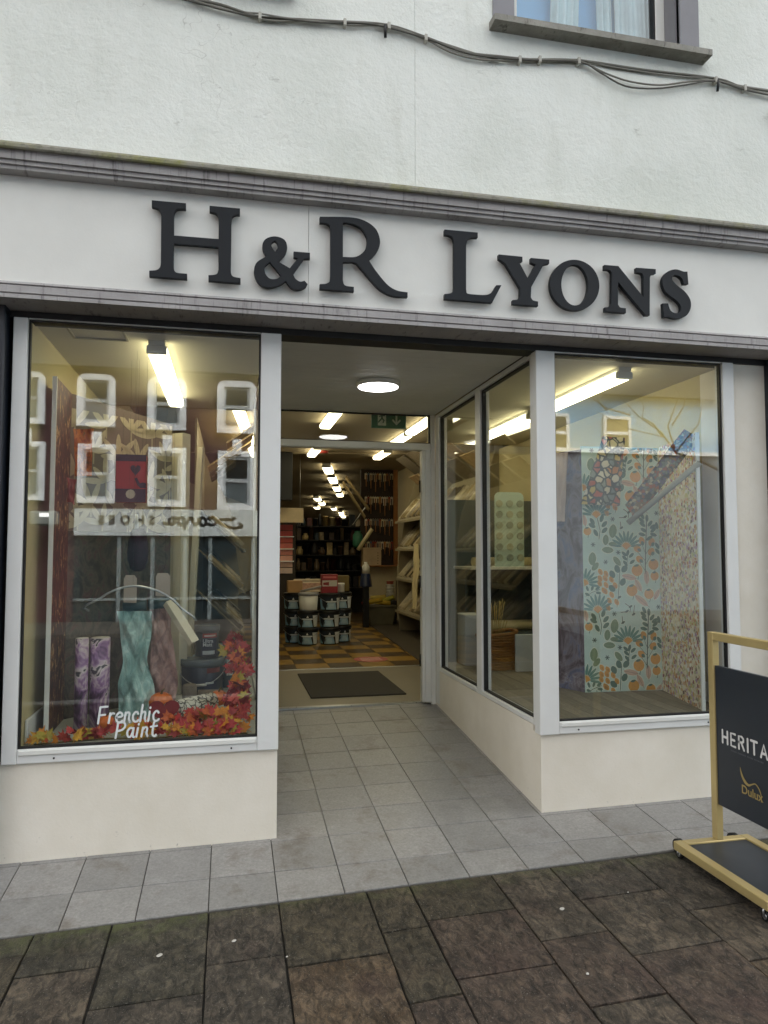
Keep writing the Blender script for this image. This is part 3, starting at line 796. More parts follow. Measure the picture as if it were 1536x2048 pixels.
T = 0.36; tme = slab_mesh('vinyl_tile', [(-T / 2 + .001, -T / 2 + .001), (T / 2 - .001, -T / 2 + .001), (T / 2 - .001, T / 2 - .001), (-T / 2 + .001, T / 2 - .001)], 0, -0.003, 0.0008).mesh('vinyl_tile')
for j in range(14):
    for i in range(8):
        piece('vinyl_tile', tme, CK[(i + j) % 2], chk, (0.0 + i * T + T / 2, 3.99 + j * T + T / 2, FZ))
struct('shop_wall', MB().box(-1.10, -1.03, 2.2, 9.2, 0.2, SC + .1), SHWALL)
struct('shop_wall', MB().box(3.03, 3.10, 4.2, 9.2, 0.2, SC + .1), SHWALL)
struct('shop_wall', MB().box(2.98, 3.10, 4.12, 4.2, 0.2, SC + .1), SHWALL)
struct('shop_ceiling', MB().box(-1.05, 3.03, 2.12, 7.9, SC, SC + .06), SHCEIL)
struct('shop_header', MB().box(0.17, 1.76, 2.115, 2.16, 2.66, SC), SHWALL)
struct('shop_header', MB().box(-1.05, 0.17, 2.105, 2.16, 2.645, SC), SHWALL); struct('shop_header', MB().box(1.76, 2.02, 2.153, 2.2, 2.645, SC), SHWALL); struct('shop_header', MB().box(2.0, 2.0195, 2.2, 3.42, 2.645, SC), SHWALL); struct('shop_header', MB().box(2.02, 3.03, 3.401, 3.43, 2.645, SC), SHWALL)
# rear part of the shop turns a little to the right
RA = math.atan(0.19); RO = Vector((0.6, 7.8, 0))
def rear(a, b, z): return (RO.x + a * math.cos(RA) + b * math.sin(RA), RO.y - a * math.sin(RA) + b * math.cos(RA), z)
def rear_box(x0, x1, y0, y1, z0, z1):
    m = MB().box(x0, x1, y0, y1, z0, z1); m.v = [rear(*p) for p in m.v]; return m
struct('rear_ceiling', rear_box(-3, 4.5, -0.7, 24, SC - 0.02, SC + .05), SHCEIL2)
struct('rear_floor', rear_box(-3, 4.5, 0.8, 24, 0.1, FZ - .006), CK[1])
struct('rear_wall', rear_box(-2.3, -2.2, 0.2, 24, FZ, SC), SHWALL)
struct('rear_wall', rear_box(3.2, 3.3, 0.9, 24, FZ, SC), SHWALL)
struct('rear_wall', rear_box(-2.2, 3.2, 23, 23.1, FZ, SC), SHWALL)
struct('shop_wall', MB().box(-2.6, -1.05, 9.1, 9.2, FZ, SC), SHWALL)
CARP = mat('brown_carpet', '#40382b', 0.95, 0.2, 60, 0.5, 300)
solo('carpet_runner', MB().prism([(2.12, 4.0), (3.0, 4.0), (3.0, 8.6), (2.36, 8.6)], lambda a, b, d: (a, b, d), FZ + 0.004, FZ + 0.009), CARP, 'brown carpet laid beside the checkered floor under the right rack', 'carpet')
dm = MB().cbox(0.69, 1.53, 2.44, 3.66, FZ + .0005, FZ + 0.012, .004)
solo('door_mat', dm, mat('charcoal_mat', '#35322d', 0.95, 0.25, 90, 0.6, 400), 'dark grey doormat lying inside the open entrance', 'mat')
st = MB()
for k in range(24):
    a0, a1 = 2 * math.pi * k / 24, 2 * math.pi * (k + 1) / 24
    st.face([(1.62, 4.52, FZ + .003), (1.62 + .2 * math.cos(a0), 4.52 + .2 * math.sin(a0), FZ + .003), (1.62 + .2 * math.cos(a1), 4.52 + .2 * math.sin(a1), FZ + .003)], '#b4605a')
for q in range(4): st.box(1.5, 1.74, 4.42 + q * .06, 4.44 + q * .06, FZ + .0035, FZ + .004, '#d9b8ae')
solo('floor_sticker', st, PRINT, 'round red sticker on the checkered floor near the doormat', 'sticker')

# ================================================================== SHOP SIGN (raised letters)
sign = thing('shop_sign', 'raised dark grey serif letters on the white fascia reading H&R LYONS', 'sign', (0.9, FY, 2.9))
LY = -0.195
def tr6(p): return (280 + p[0] * 560 / 1536, 380 + p[1] * 560 / 1536)
def tr7(p): return (820 + p[0] * 716 / 1536, 400 + p[1] * 716 / 1536)
s_ = 1
GL = {
 'H': (tr6, [[(66,57),(250,73),(250,103),(212,102,1),(195,110,1),(186,130,1),(184,160),(184,250),(433,270),(434,170),(430,145,1),(418,128,1),(400,121,1),(383,117),(383,87),(547,102),(547,133),(522,135,1),(508,143,1),(502,158,1),(500,185),(497,440),(499,460,1),(512,476,1),(550,484),(550,510),(377,496),(377,468),(408,466,1),(425,458,1),(432,438),(432,312),(184,292),(182,420),(187,442,1),(204,455,1),(256,460),(256,487),(52,472),(52,443),(84,441,1),(103,433,1),(113,418,1),(116,395),(118,145),(112,117,1),(97,100,1),(66,90)]]),
 '&': (tr6, [[(740,255,1),(790,272,1),(806,312,1),(795,352,1),(756,392),(822,430),(868,374),(845,368),(845,338),(931,345),(931,375),(898,376),(838,460),(852,487,1),(878,503,1),(903,499),(918,516),(905,533,1),(868,546,1),(832,536,1),(800,498),(760,522,1),(700,533,1),(650,508,1),(627,450,1),(640,400,1),(684,369),(696,362),(679,337,1),(673,300,1),(692,268,1)],
             [(740,278,1),(754,292,1),(757,315,1),(742,341),(723,315,1),(721,290,1)], [(712,392),(776,470),(750,488,1),(711,486,1),(686,457,1),(684,420,1)]]),
 'R': (tr6, [[(988,147),(1150,150,1),(1230,168,1),(1290,210,1),(1315,270,1),(1308,322,1),(1280,362,1),(1252,381),(1292,442,1),(1355,518,1),(1408,551,1),(1467,562),(1467,586),(1400,582,1),(1350,565,1),(1300,530,1),(1232,452,1),(1188,401),(1165,393),(1112,395),(1112,495),(1117,515,1),(1132,527,1),(1172,532),(1172,556),(988,542),(988,517),(1022,514,1),(1042,501,1),(1047,470),(1047,215),(1041,193,1),(1020,181,1),(988,178)],
             [(1112,178),(1152,180,1),(1210,205,1),(1245,258,1),(1243,312,1),(1220,347,1),(1180,368,1),(1112,368)]]),
 'L': (tr7, [[(150,127),(290,140),(290,160),(262,161,1),(246,172,1),(240,195),(240,382),(244,400,1),(262,405),(322,408,1),(350,398,1),(372,366),(391,366),(352,440),(150,424),(150,404),(173,401,1),(187,392,1),(190,372),(190,182),(183,160,1),(168,151,1),(150,148)]]),
 'Y': (tr7, [[(382,234),(482,244),(482,263),(468,266),(506,338),(541,277),(520,268),(520,249),(597,256),(597,272),(573,277),(520,372),(518,418),(528,431,1),(549,436),(549,454),(442,446),(442,430),(463,427,1),(473,415),(474,378),(410,272),(382,252)]]),
 'O': (tr7, [[(707+105*math.cos(t*math.pi/12)*1.0, 365+108*math.sin(t*math.pi/12)+3*math.cos(t*math.pi/12), 1) for t in range(24)], [(707+58*math.cos(t*math.pi/12), 365+88*math.sin(t*math.pi/12)+3*math.cos(t*math.pi/12), 1) for t in range(24)]]),
 'N': (tr7, [[(836,279),(894,284),(1003,418),(1003,332),(996,315,1),(972,309),(972,291),(1054,297),(1054,315),(1036,319,1),(1029,332),(1028,494),(1012,494),(893,350),(892,448),(902,461,1),(926,465),(926,484),(838,477),(838,461),(857,458,1),(865,445),(867,312),(857,300,1),(836,297)]]),
 'S': (tr7, [[(1176,308),(1190,308),(1194,360),(1176,360),(1167,336,1),(1148,323,1),(1130,324,1),(1125,340,1),(1142,363,1),(1180,394,1),(1203,430,1),(1203,467,1),(1183,497,1),(1145,508,1),(1108,500),(1090,502),(1086,444),(1107,444),(1118,474,1),(1140,486,1),(1160,478,1),(1163,459,1),(1148,434,1),(1105,401,1),(1086,368,1),(1086,335,1),(1105,309,1),(1140,298,1)]]),
}
for ch in ('H', '&', 'R', 'L', 'Y', 'O', 'N', 'S'):
    tr, loops = GL[ch]
    wl = []
    for lp in loops:
        q = []
        for (a, b) in outline(lp, 5):
            w = on_y(*tr((a, b)), LY); q.append((w.x, w.z))
        wl.append(q)
    cx = sum(p[0] for p in wl[0]) / len(wl[0]); cz = sum(p[1] for p in wl[0]) / len(wl[0])
    mb = shape_mesh('letter', [[(a - cx, b - cz) for a, b in q] for q in wl], 0.011, 0.0015)
    mb.xform(frame_M((cx, LY + 0.0125, cz), (1, 0, 0), (0, 0, 1)))
    lt = part('letter', mb, LETTER, sign, 'raised letter ' + ('ampersand' if ch == '&' else ch))
    for pin in {'H': ((150, 300), (465, 300)), '&': ((800, 445), (655, 440)), 'R': ((1080, 300),), 'L': ((215, 280),), 'Y': ((495, 400),), 'O': ((625, 365), (790, 365)), 'N': ((880, 400), (1015, 400)), 'S': ((1150, 385),)}[ch]:
        a = on_y(*tr(pin), LY)
        part('standoff', MB().cyl((a.x, LY + 0.02, a.z), (a.x, FY - 0.0005, a.z), 0.004, n=8), BLACK, lt)

# ================================================================== CABLES, ALARM BOX
cabs = thing('cable_run', 'bundle of grey cables clipped across the white wall beneath the upper window', 'cable', (1.2, WY, 4.2))
def cpt(u, v, dy=0.0): return on_y(u, v, WY - 0.013 - dy)
runs = [
 [(-350,-150),(60,-85),(330,-22),(385,-2),(440,9),(520,34),(600,39),(690,44),(775,50),(850,74),(930,104),(1000,113),(1060,119),(1158,121),(1290,140),(1432,157),(1490,175),(1600,184)],
 [(-350,-146),(60,-80),(340,-15),(400,5),(460,22),(540,41),(620,42),(700,50),(778,53),(852,79),(900,104),(960,119),(1040,121),(1100,120),(1158,122),(1210,146),(1260,163),(1320,170),(1380,163),(1432,161),(1490,177),(1550,192),(1600,200)],
 [(-350,-142),(60,-76),(380,2),(440,18),(500,31),(560,36),(640,45),(720,46),(776,55),(852,77),(940,108),(1040,119),(1158,124),(1200,145),(1250,172),(1310,177),(1370,170),(1430,162),(1490,180),(1600,208)],
 [(-350,-155),(60,-90),(330,-26),(400,-4),(480,22),(520,27),(590,38),(680,42),(776,49),(852,75),(1000,121),(1060,123),(1156,119),(1220,133),(1350,152),(1430,157),(1490,173),(1600,180)]]
for k, rn in enumerate(runs):
    pts = [cpt(u, v, 0.006 * (k % 3)) for u, v in outline([(a, b, 1) for a, b in rn], 4, False)] + [cpt(*rn[-1])]
    part('cable', MB().tube(pts, (0.0075, 0.0055, 0.005, 0.0045)[k], 6), mat('grey_cable_%d' % k, ('#6f6d64', '#7f7d73', '#55534c', '#8a8880')[k], 0.6), cabs)
for u, v in ((520, 32), (690, 45), (778, 52), (852, 76), (1040, 119), (1080, 119), (1158, 122), (1432, 160), (1490, 176)):
    c = cpt(u, v, 0.012)
    part('clip', MB().cbox(c.x - .008, c.x + .008, WY - .034, WY + .0, c.z - .02, c.z + .02, .003), mat('clip_plastic', '#b4b2a8', 0.5), cabs)
for u, v in ((770, 52), (1434, 162)):
    c = cpt(u, v, 0.01)
    part('loose_tail', MB().tube([(c.x, WY - .03, c.z), (c.x - .002, WY - .034, c.z - .03), (c.x + .003, WY - .02, c.z - .062)], 0.008, 6), BLACK, cabs)
c = on_y(1556, 232, WY)
al = thing('alarm_box', 'small round white box fixed to the wall at the right edge', 'alarm box', (c.x, WY, c.z))
ab = MB().lathe([(0.062, 0.0), (0.062, 0.03), (0.055, 0.05), (0.03, 0.06)], n=24); ab.xform(Matrix.Translation((c.x, WY, c.z)) @ Matrix.Rotation(R(90), 4, 'X'))
part('cover', ab, WHITE, al); part('lens', MB().cyl((c.x, WY - .061, c.z), (c.x, WY - .066, c.z), .012), BLACK, al)

# ================================================================== LAMPS
def batten(x, y0, y1, z, w, label, ang=0.0, m=None, group='ceiling strip lights'):
    L = y1 - y0; yc = (y0 + y1) / 2
    t = thing('ceiling_light', label, 'light', (x, yc, z), group)
    h = MB().cbox(-w * .42, w * .42, -L / 2, L / 2, -0.028, 0.0, .004)
    part('housing', h, WHITE, t)
    d = MB().prism([(-w / 2, -0.030), (-w / 2, -0.055), (-w * .36, -0.074), (w * .36, -0.074), (w / 2, -0.055), (w / 2, -0.030)], lambda a, b, q: (a, q, b), -L / 2 + .03, L / 2 - .03)
    part('diffuser', d, m or TUBE, t)
    part('end_cap', MB().cbox(-w / 2, w / 2, -L / 2, -L / 2 + .0295, -0.072, -0.0285, .004), WHITE, t); part('end_cap', MB().cbox(-w / 2, w / 2, L / 2 - .0295, L / 2, -0.072, -0.0285, .004), WHITE, t)
    for ch in t.children:                       # meshes were made around the lamp's own origin
        ch.data.transform(Matrix.Translation(Vector((x, yc, z))))
    t.rotation_euler = (0, 0, ang)
    return t
batten(-0.40, 0.27, 1.75, 2.643, 0.105, 'lit strip light on the ceiling above the autumn window display')
batten(2.38, 0.24, 1.45, 2.643, 0.105, 'lit strip light on the ceiling of the floral wallpaper window, nearest the street')
batten(2.38, 1.62, 2.85, 2.643, 0.105, 'second lit strip light from the street above the floral wallpaper window')
batten(1.07, 3.45, 4.5, SC, 0.13, 'strip light seen through the fanlight left of the exit sign')
batten(2.15, 3.5, 4.72, SC, 0.13, 'strip light at the top right corner of the fanlight')
batten(2.15, 4.78, 6.0, SC, 0.13, 'strip light running on behind the fanlight corner light')
batten(1.19, 6.2, 7.0, SC, 0.13, 'short strip light just under the door head on the left', m=TUBE_FAR)
batten(2.22, 6.3, 7.1, SC, 0.13, 'short strip light just under the door head on the right', m=TUBE_FAR)
for k, (a, b) in enumerate(((8.1, 9.1), (9.7, 10.9), (11.6, 12.7), (13.4, 14.4))):
    y0 = a; xc = 1.64 + 0.19 * ((a + b) / 2 - 8.5)
    batten(xc, a, b, SC - .02, 0.16, 'strip light number %s from the door in the deep row of the shop' % ('one', 'two', 'three', 'four')[k], -RA, TUBE_FAR, 'deep row of strip lights')
for k, (x, y) in enumerate(((2.3, 15.5), (2.63, 17.2), (2.72, 19.2), (3.35, 19.7), (3.95, 22.0), (4.2, 23.5), (4.5, 25.0))):
    batten(x, y - .5, y + .5, SC - .02, 0.17, '%s of the tiny strip lights at the very back, counted from the door' % nth('far'), -RA, TUBE_FAR, 'far strip lights at the very back')
for k in range(3):
    yc = 4.15 + k * 1.22
    batten(0.06 + (yc - 3.55) * 0.082, yc - .58, yc + .58, SC, 0.12, ('first', 'second', 'third')[k] + ' strip light from the street in the slanting row seen through the autumn window', R(-4.7), TUBE)
dl = thing('ceiling_lamp', 'round lit disc lamp on the entrance soffit', 'lamp', (0.973, 0.99, 2.652))
part('rim', MB().lathe([(0.148, 0.0), (0.15, -0.012), (0.145, -0.03), (0.137, -0.034)], (0.973, 0.99, 2.652), 40), WHITE, dl)
part('diffuser', MB().lathe([(0.136, -0.03), (0.136, -0.037), (0.12, -0.041)], (0.973, 0.99, 2.652), 40), DISC, dl)

# ================================================================== EXIT SIGN
es = thing('exit_sign', 'green running man exit sign with down arrow hanging behind the fanlight', 'sign', (1.42, 2.9, 2.66))
ea, eb = on_y(743, 823, 2.9), on_y(812, 858, 2.9)
GREEN_E = '#1f6a4c'
em = MB().box(ea.x, eb.x, 2.9, 2.915, eb.z, eb.z + 0.165, GREEN_E)
part('panel', em, PRINT, es)
W_ = eb.x - ea.x; Hh = 0.165
pc = MB(); M = frame_M((ea.x, 2.8985, eb.z), (1, 0, 0), (0, 0, 1))
pc.face([(W_ * .18, .025, 0), (W_ * .42, .025, 0), (W_ * .42, Hh - .02, 0), (W_ * .18, Hh - .02, 0)], '#d8e3d6')
mz = 0.0006
for (a, b, w) in (((.30, .60), (.30, .45), .035), ((.30, .45), (.24, .32), .028), ((.24, .32), (.20, .22), .024), ((.30, .45), (.36, .33), .028), ((.36, .33), (.33, .2), .024), ((.30, .62), (.23, .55), .022), ((.30, .62), (.375, .6), .022)):
    ribbon(pc, [(a[0] * W_, a[1] * Hh + .02), (b[0] * W_, b[1] * Hh + .02)], w * .45, mz, GREEN_E)
pc.face([(W_ * .315 + .010 * math.cos(k), Hh * .83 + .010 * math.sin(k), mz) for k in [j * .628 for j in range(10)]], GREEN_E)
ribbon(pc, [(W_ * .72, Hh * .8), (W_ * .72, Hh * .3)], .018, 0, '#d8e3d6')
ribbon(pc, [(W_ * .62, Hh * .48), (W_ * .72, Hh * .24), (W_ * .82, Hh * .48)], .018, .0003, '#d8e3d6')
part('pictogram', pc.xform(M), PRINT, es)
for q in (.2, .8): part('hanger', MB().cyl((ea.x + W_ * q, 2.907, eb.z + .165), (ea.x + W_ * q, 2.907, SC - .001), .003, n=6), STEEL, es)

# ================================================================== PAVEMENT SIGN
def zp(x, y): return 0.012 + XS * x + 0.03 * (y + 0.53)
ps = thing('pavement_sign', 'black and gold wheeled pavement sign at the right edge by the shopfront', 'pavement sign', (2.38, -0.78, zp(2.4, -.8)))
bz = zp(2.4, -.8) + 0.036
_a, _b, _c = on_z(1361, 1680, bz + .04), on_z(1517, 1806, bz + .04), on_z(1502, 1671, bz + .04)
px0, px1, py0, py1 = (_a.x + _b.x) / 2, _c.x, _b.y, _a.y
NV = mat('charcoal_panel', '#232a33', 0.4, 0.08, 6)
br = MB(); rw = 0.045; bh = 0.04
br.cbox(px0, px0 + rw, py0, py1, bz, bz + bh, .003); br.cbox(px1 - rw, px1, py0, py1, bz, bz + bh, .003)
br.cbox(px0 + rw + .0005, px1 - rw - .0005, py0, py0 + rw, bz, bz + bh, .003); br.cbox(px0 + rw + .0005, px1 - rw - .0005, py1 - rw, py1, bz, bz + bh, .003)
base = part('base_frame', br, GOLD, ps)
part('base_plate', MB().box(px0 + rw, px1 - rw, py0 + rw, py1 - rw, bz + .008, bz + bh - .008), NV, base)
PX = on_y(1435, 1660, py1 - .02).x
ptop = on_y(1437, 1262, py1).z
pf = MB()
for yy in (py0 + .002, py1 - .042):
    pf.cbox(PX - .018, PX + .018, yy, yy + .04, bz + bh, ptop, .003)
pf.cbox(PX - .0175, PX + .0175, py0 + .0425, py1 - .0425, ptop - .04, ptop, .003)
part('upright_frame', pf, GOLD, ps)
pz0, pz1 = on_y(1437, 1608, py1 - .04).z, on_y(1440, 1330, py1 - .04).z
panel = part('panel', MB().cbox(PX - .010, PX + .010, py0 + .043, py1 - .043, pz0, pz1, .002), NV, ps)
def panel_M(y, z): return frame_M((PX - .0125, y, z), (0, -1, 0), (0, 0, 1))
def pan(u, v): q = on_x(u, v, PX - .0125); return q
h0, h1 = pan(1444, 1484), pan(1450, 1456)
hs = 0.058
wm = MB()
def cap_strokes(ch):
    return {'H': [[(0, 0), (0, 1)], [(.6, 0), (.6, 1)], [(0, .5), (.6, .5)]], 'E': [[(.5, 0), (0, 0), (0, 1), (.5, 1)], [(0, .5), (.42, .5)]],
            'R': [[(0, 0), (0, 1), (.35, 1), (.52, .88), (.52, .66), (.35, .54), (0, .54)], [(.3, .5), (.58, 0)]], 'I': [[(0, 0), (0, 1)]], 'T': [[(.28, 0), (.28, 1)], [(-.05, 1), (.61, 1)]],
            'A': [[(0, 0), (.33, 1), (.66, 0)], [(.12, .32), (.54, .32)]], 'G': [[(.58, .8), (.4, 1), (.18, .98), (.02, .75), (.02, .25), (.2, .02), (.42, 0), (.6, .18), (.6, .48), (.35, .48)]]}[ch]
cxp = 0.0
for k, ch in enumerate('HERITAGE'):
    wd = {'H': .6, 'E': .5, 'R': .58, 'I': .0, 'T': .58, 'A': .66, 'G': .6}[ch]
    for q, sgm in enumerate(cap_strokes(ch)): ribbon(wm, [((cxp + a) * hs, b * hs) for a, b in sgm], hs * .2, 0.0002 * q, '#e8e8e6')
    cxp += wd + .42
part('wordmark', wm.xform(panel_M(h0.y - .005, h0.z)), PRINT, panel)
sm = MB(); s0 = pan(1462, 1502)
xq = 0
for k in range(24):
    w = random.choice((.004, .006, .005))
    if k in (5, 12, 17): xq += .006
    sm.face([(xq, 0, 0), (xq + w, 0, 0), (xq + w, .007, 0), (xq, .007, 0)], '#5a5f66'); xq += w + .0035
part('strapline', sm.xform(panel_M(s0.y, s0.z)), PRINT, panel)
GI = '#a8945c'
d0 = pan(1483, 1585); tb = text_mb('Dulux', 0.055, 0.0002, 0.0008)
tb.c = [GI] * len(tb.f)
part('wordmark', tb.xform(panel_M(d0.y, d0.z)), PRINT, panel)
sw = MB()
cl = outline([(-.005, .115), (.006, .080, 1), (.026, .056, 1), (.048, .048, 1), (.07, .058, 1), (.092, .066, 1), (.115, .050, 1), (.127, .02, 1), (.124, -.012)], 4, False)
wd = [.002, .012, .016, .012, .006, .005, .007, .005, .002]
N = len(cl); L_ = []; R_ = []
for k, p in enumerate(cl):
    a = Vector(cl[max(0, k - 1)]); b = Vector(cl[min(N - 1, k + 1)]); d = (b - a).normalized(); t = k / (N - 1) * (len(wd) - 1); i0 = min(int(t), len(wd) - 2)
    w = wd[i0] + (wd[i0 + 1] - wd[i0]) * (t - i0)
    L_.append((p[0] - d.y * w / 2, p[1] + d.x * w / 2)); R_.append((p[0] + d.y * w / 2, p[1] - d.x * w / 2))
for k in range(N - 1): sw.face([(*R_[k], 0), (*R_[k + 1], 0), (*L_[k + 1], 0), (*L_[k], 0)], GI)
part('emblem', sw.xform(panel_M(d0.y, d0.z)), PRINT, panel)
for k, (x, y) in enumerate(((px0 + .02, py0 + .025), (px1 - .02, py0 + .025), (px0 + .04, py1 + .012), (px1 - .07, py1 + .012), (px0 + .02, py1 - .03))):
    back = k in (2, 3)
    zg = zp(x, y) if y < front(x) else zf(x, y)
    r = 0.036 if back else 0.02
    w = part('castor', MB().cyl((x - .012, y, zg + r), (x + .012, y, zg + r), r, n=20), BLACK, ps)
    part('hub', MB().cyl((x - .014, y, zg + r), (x + .014, y, zg + r), r * .55, n=16), STEEL, w)
    fk = MB(); top = bz + (bh if back else 0)
    fk.tube([(x - .018, y, zg + r), (x - .018, y, top - .001 if not back else zg + r + .02), (x, y - .004 if not back else y - .03, top)], .005, 6) if not back else fk.obox((x - .017, y, zg + r), (x - .017, py1 - .002, bz + .02), .004, .02)
    part('fork', fk, STEEL, w)

# ================================================================== ACROSS THE STREET (mirrored in the shop glass)
OY = -16.0
def op(u, v):                                              # mirror image at +16 -> real place at -16
    p = on_y(u, v, 16.0); return Vector((p.x, OY, p.z))
terr = thing('terrace_building', 'dark red terrace with white sash windows and shoe shop, mirrored in left window', 'building', (-4, OY, -.3))
TERR = mat('dark_red_render', '#4b2e30', 0.8, 0.12, 1.2); WTRIM = mat('white_window_trim', '#ebeeee', 0.5, 0.06, 2)
xr = op(545, 900).x
part('wall', MB().box(xr - 14, xr, OY - 7, OY, -0.3, op(300, 742).z), TERR, terr)
part('roof', MB().prism([(OY + .25, op(300, 742).z), (OY - 4, op(300, 742).z + 5.2), (OY - 8, op(300, 742).z)], lambda a, b, d: (d, a, b), xr - 14, xr), mat('slate_roof', '#24262a', 0.7), terr)  # tall dark roof added so the shop glass mirrors no bright sky
STRIM = mat('grey_sash_paint', '#b3b9ba', 0.5); DARKG = mat('dark_window', '#23292c', 0.1, 0.2, 2); NETC = mat('net_curtain', '#596468', 0.8, 0.4, 14)
def sash(u0, u1, v0, v1, rounded):
    a, b = op(u0, v1), op(u1, v0); x0, x1, z0, z1 = a.x, b.x, a.z, b.z
    m = MB(); t = (x1 - x0) * .155
    m.box(x0, x0 + t, OY, OY + .1, z0, z1); m.box(x1 - t, x1, OY, OY + .1, z0, z1); m.box(x0 + t, x1 - t, OY, OY + .1, z1 - t, z1); m.box(x0 + t, x1 - t, OY, OY + .14, z0, z0 + t * .8)
    if rounded:
        rr = .22; arc = [(x1 - rr + rr * math.cos(R(q)), z1 - rr + rr * math.sin(R(q))) for q in range(0, 91, 15)] + [(x0 + rr + rr * math.cos(R(q)), z1 - rr + rr * math.sin(R(q))) for q in range(90, 181, 15)]
        m = shape_mesh('sash_window', [[(x0, z0), (x1, z0)] + arc, [(x0 + t, z0 + t * .8), (x1 - t, z0 + t * .8), (x1 - t, z1 - t), (x0 + t, z1 - t)]], .05, .01)
        m.xform(frame_M((0, OY + .06, 0), (1, 0, 0), (0, 0, 1)))
    w = part('sash_window', m, WTRIM, terr)
    i = t * 1.0
    f = MB(); q = t * .45; zm = (z0 + z1) / 2
    f.box(x0 + i, x0 + i + q, OY + .02, OY + .06, z0 + i * .8, z1 - i); f.box(x1 - i - q, x1 - i, OY + .02, OY + .06, z0 + i * .8, z1 - i)
    f.box(x0 + i + q, x1 - i - q, OY + .02, OY + .06, zm - q * .7, zm + q * .7); f.box(x0 + i + q, x1 - i - q, OY + .02, OY + .06, z1 - i - q, z1 - i); f.box(x0 + i + q, x1 - i - q, OY + .02, OY + .06, z0 + i * .8, z0 + i * .8 + q)
    part('sash_frame', f, STRIM, w)
    part('glass_pane', MB().box(x0 + t, x1 - t, OY + .003, OY + .015, z0 + t * .8, z1 - t), DARKG, w)
    part('net_curtain', MB().box(x0 + i + q, x1 - i - q, OY + .0155, OY + .019, z0 + i, zm), NETC, w)
    if not rounded: part('keystone', MB().box((x0 + x1) / 2 - .12, (x0 + x1) / 2 + .12, OY + .1005, OY + .15, z1 - .1, z1 + .32), WTRIM, w)
for (u0, u1) in ((154, 232), (295, 373), (434, 512)):
    dv = (u0 - 154) * .05
    sash(u0, u1, 752 + dv, 852 + dv, True); sash(u0, u1, 890 + dv, 1006 + dv, False)
for (u0, u1) in ((14, 92), (-126, -48)): sash(u0, u1, 746, 846, True); sash(u0, u1, 884, 1000, False)
a, b = op(150, 1071), op(520, 1022)
fs = part('shop_fascia', MB().box(a.x, b.x, OY, OY + .18, a.z, b.z), mat('pale_fascia', '#c6cdcb', 0.6, 0.05, 1), terr)
shoe = text_mb('SHOES', .30, 0.01, 0.006, 0, 1.7)
tb0, tb1 = op(311, 1048), op(199, 1048)
wsh = max(p[0] for p in shoe.v)
k = (tb0.x - tb1.x) / wsh
shoe.xform(frame_M((tb0.x, OY + .2, tb0.z), (-1, 0, 0), (0, 0, 1)) @ Matrix.Diagonal((k, 1, 1, 1)))
part('lettering', shoe, BLACK, fs)
# the script word, drawn from its mirror image
scr = MB(); kk = 0
def spt(p): q = op(320 + p[0] * 210 / 1434, 760 + p[1] * 300 / 2048); return (-(q.x), q.z)
for st_ in ([(1020,1885),(990,1910),(880,1905),(810,1915),(815,1950),(880,1985),(990,2020),(1090,2015),(1115,1990),(1080,1960)], [(690,1905),(660,1890),(690,1880),(740,1890),(770,1930),(745,1975),(690,1980),(665,1960)],
            [(550,1900),(590,1885),(630,1910),(632,1960),(600,1985),(560,1975),(545,1930),(540,1890),(520,1960),(480,1980)], [(480,1980),(455,1940),(440,1890),(420,1885),(395,1900),(380,1950),(350,1975)],
            [(345,2030),(338,1950),(328,1880)], [(338,1900),(300,1882),(262,1900),(255,1945),(285,1975),(330,1960)], [(190,1895),(225,1885),(250,1915)], [(195,1890),(165,1890),(135,1920),(145,1965),(185,1970),(200,1930),(192,1890)], [(135,1900),(125,1960),(95,1968),(60,1945)]):
    ribbon(scr, [spt(p) for p in outline([(a_, b_, 1) for a_, b_ in st_], 4, False)] + [spt(st_[-1])] if False else [spt(p) for p in outline([(a_, b_, 1) for a_, b_ in st_], 4, False)], 0.075, 0.0004 * kk); kk += 1
scr.xform(frame_M((0, OY + .19, 0), (-1, 0, 0), (0, 0, 1)))
part('lettering', scr, BLACK, fs)
TEALF = mat('teal_shopfront', '#14292f', 0.5, 0.25, 1); GTRIM = mat('grey_shopfront_trim', '#7f8a8b', 0.5)
sf = part('shopfront', MB().box(a.x, b.x, OY, OY + .04, -0.3, a.z), TEALF, terr)
for u in (238, 305, 370, 420, 505):
    q = op(u, 1150); part('mullion', MB().box(q.x - .05, q.x + .05, OY + .04, OY + .12, -.3, a.z), GTRIM, sf)
part('transom', MB().box(a.x, b.x, OY + .045, OY + .1, op(300, 1200).z, op(300, 1195).z), GTRIM, sf)
part('shop_glass', MB().box(op(160, 1150).x, op(236, 1150).x, OY + .041, OY + .05, op(200, 1200).z, a.z - .05), DARKG, sf)
# blue building
blue = thing('blue_building', 'sky blue painted building with white windows, mirrored in the right window', 'building', (14, OY, -.3))
BLU = mat('sky_blue_render', '#74a9cc', 0.8, 0.06, 1)
bx0, bx1 = xr + .002, op(1760, 900).x
zb_ = op(1250, 905).z
zbe = op(1250, 793).z
part('wall', MB().box(bx0, bx1, OY - 7, OY, zb_, zbe), BLU, blue)
part('roof', MB().prism([(OY + .25, zbe), (OY - 4, zbe + 5.6), (OY - 8, zbe)], lambda a, b, d: (d, a, b), bx0, bx1), mat('slate_roof', '#3d3f44'), blue)  # steep dark roof put in to keep sky out of the right window's reflection
part('ground_floor', MB().box(bx0, bx1, OY - 7, OY + .03, -.3, zb_), mat('slate_grey_shopfront', '#6d767c', 0.6, 0.1, 1), blue)
part('string_course', MB().box(bx0, bx1, OY + .03, OY + .12, zb_ - .05, zb_ + .08), WTRIM, blue)
BLIND = mat('tan_blind', '#8a7c58', 0.8)
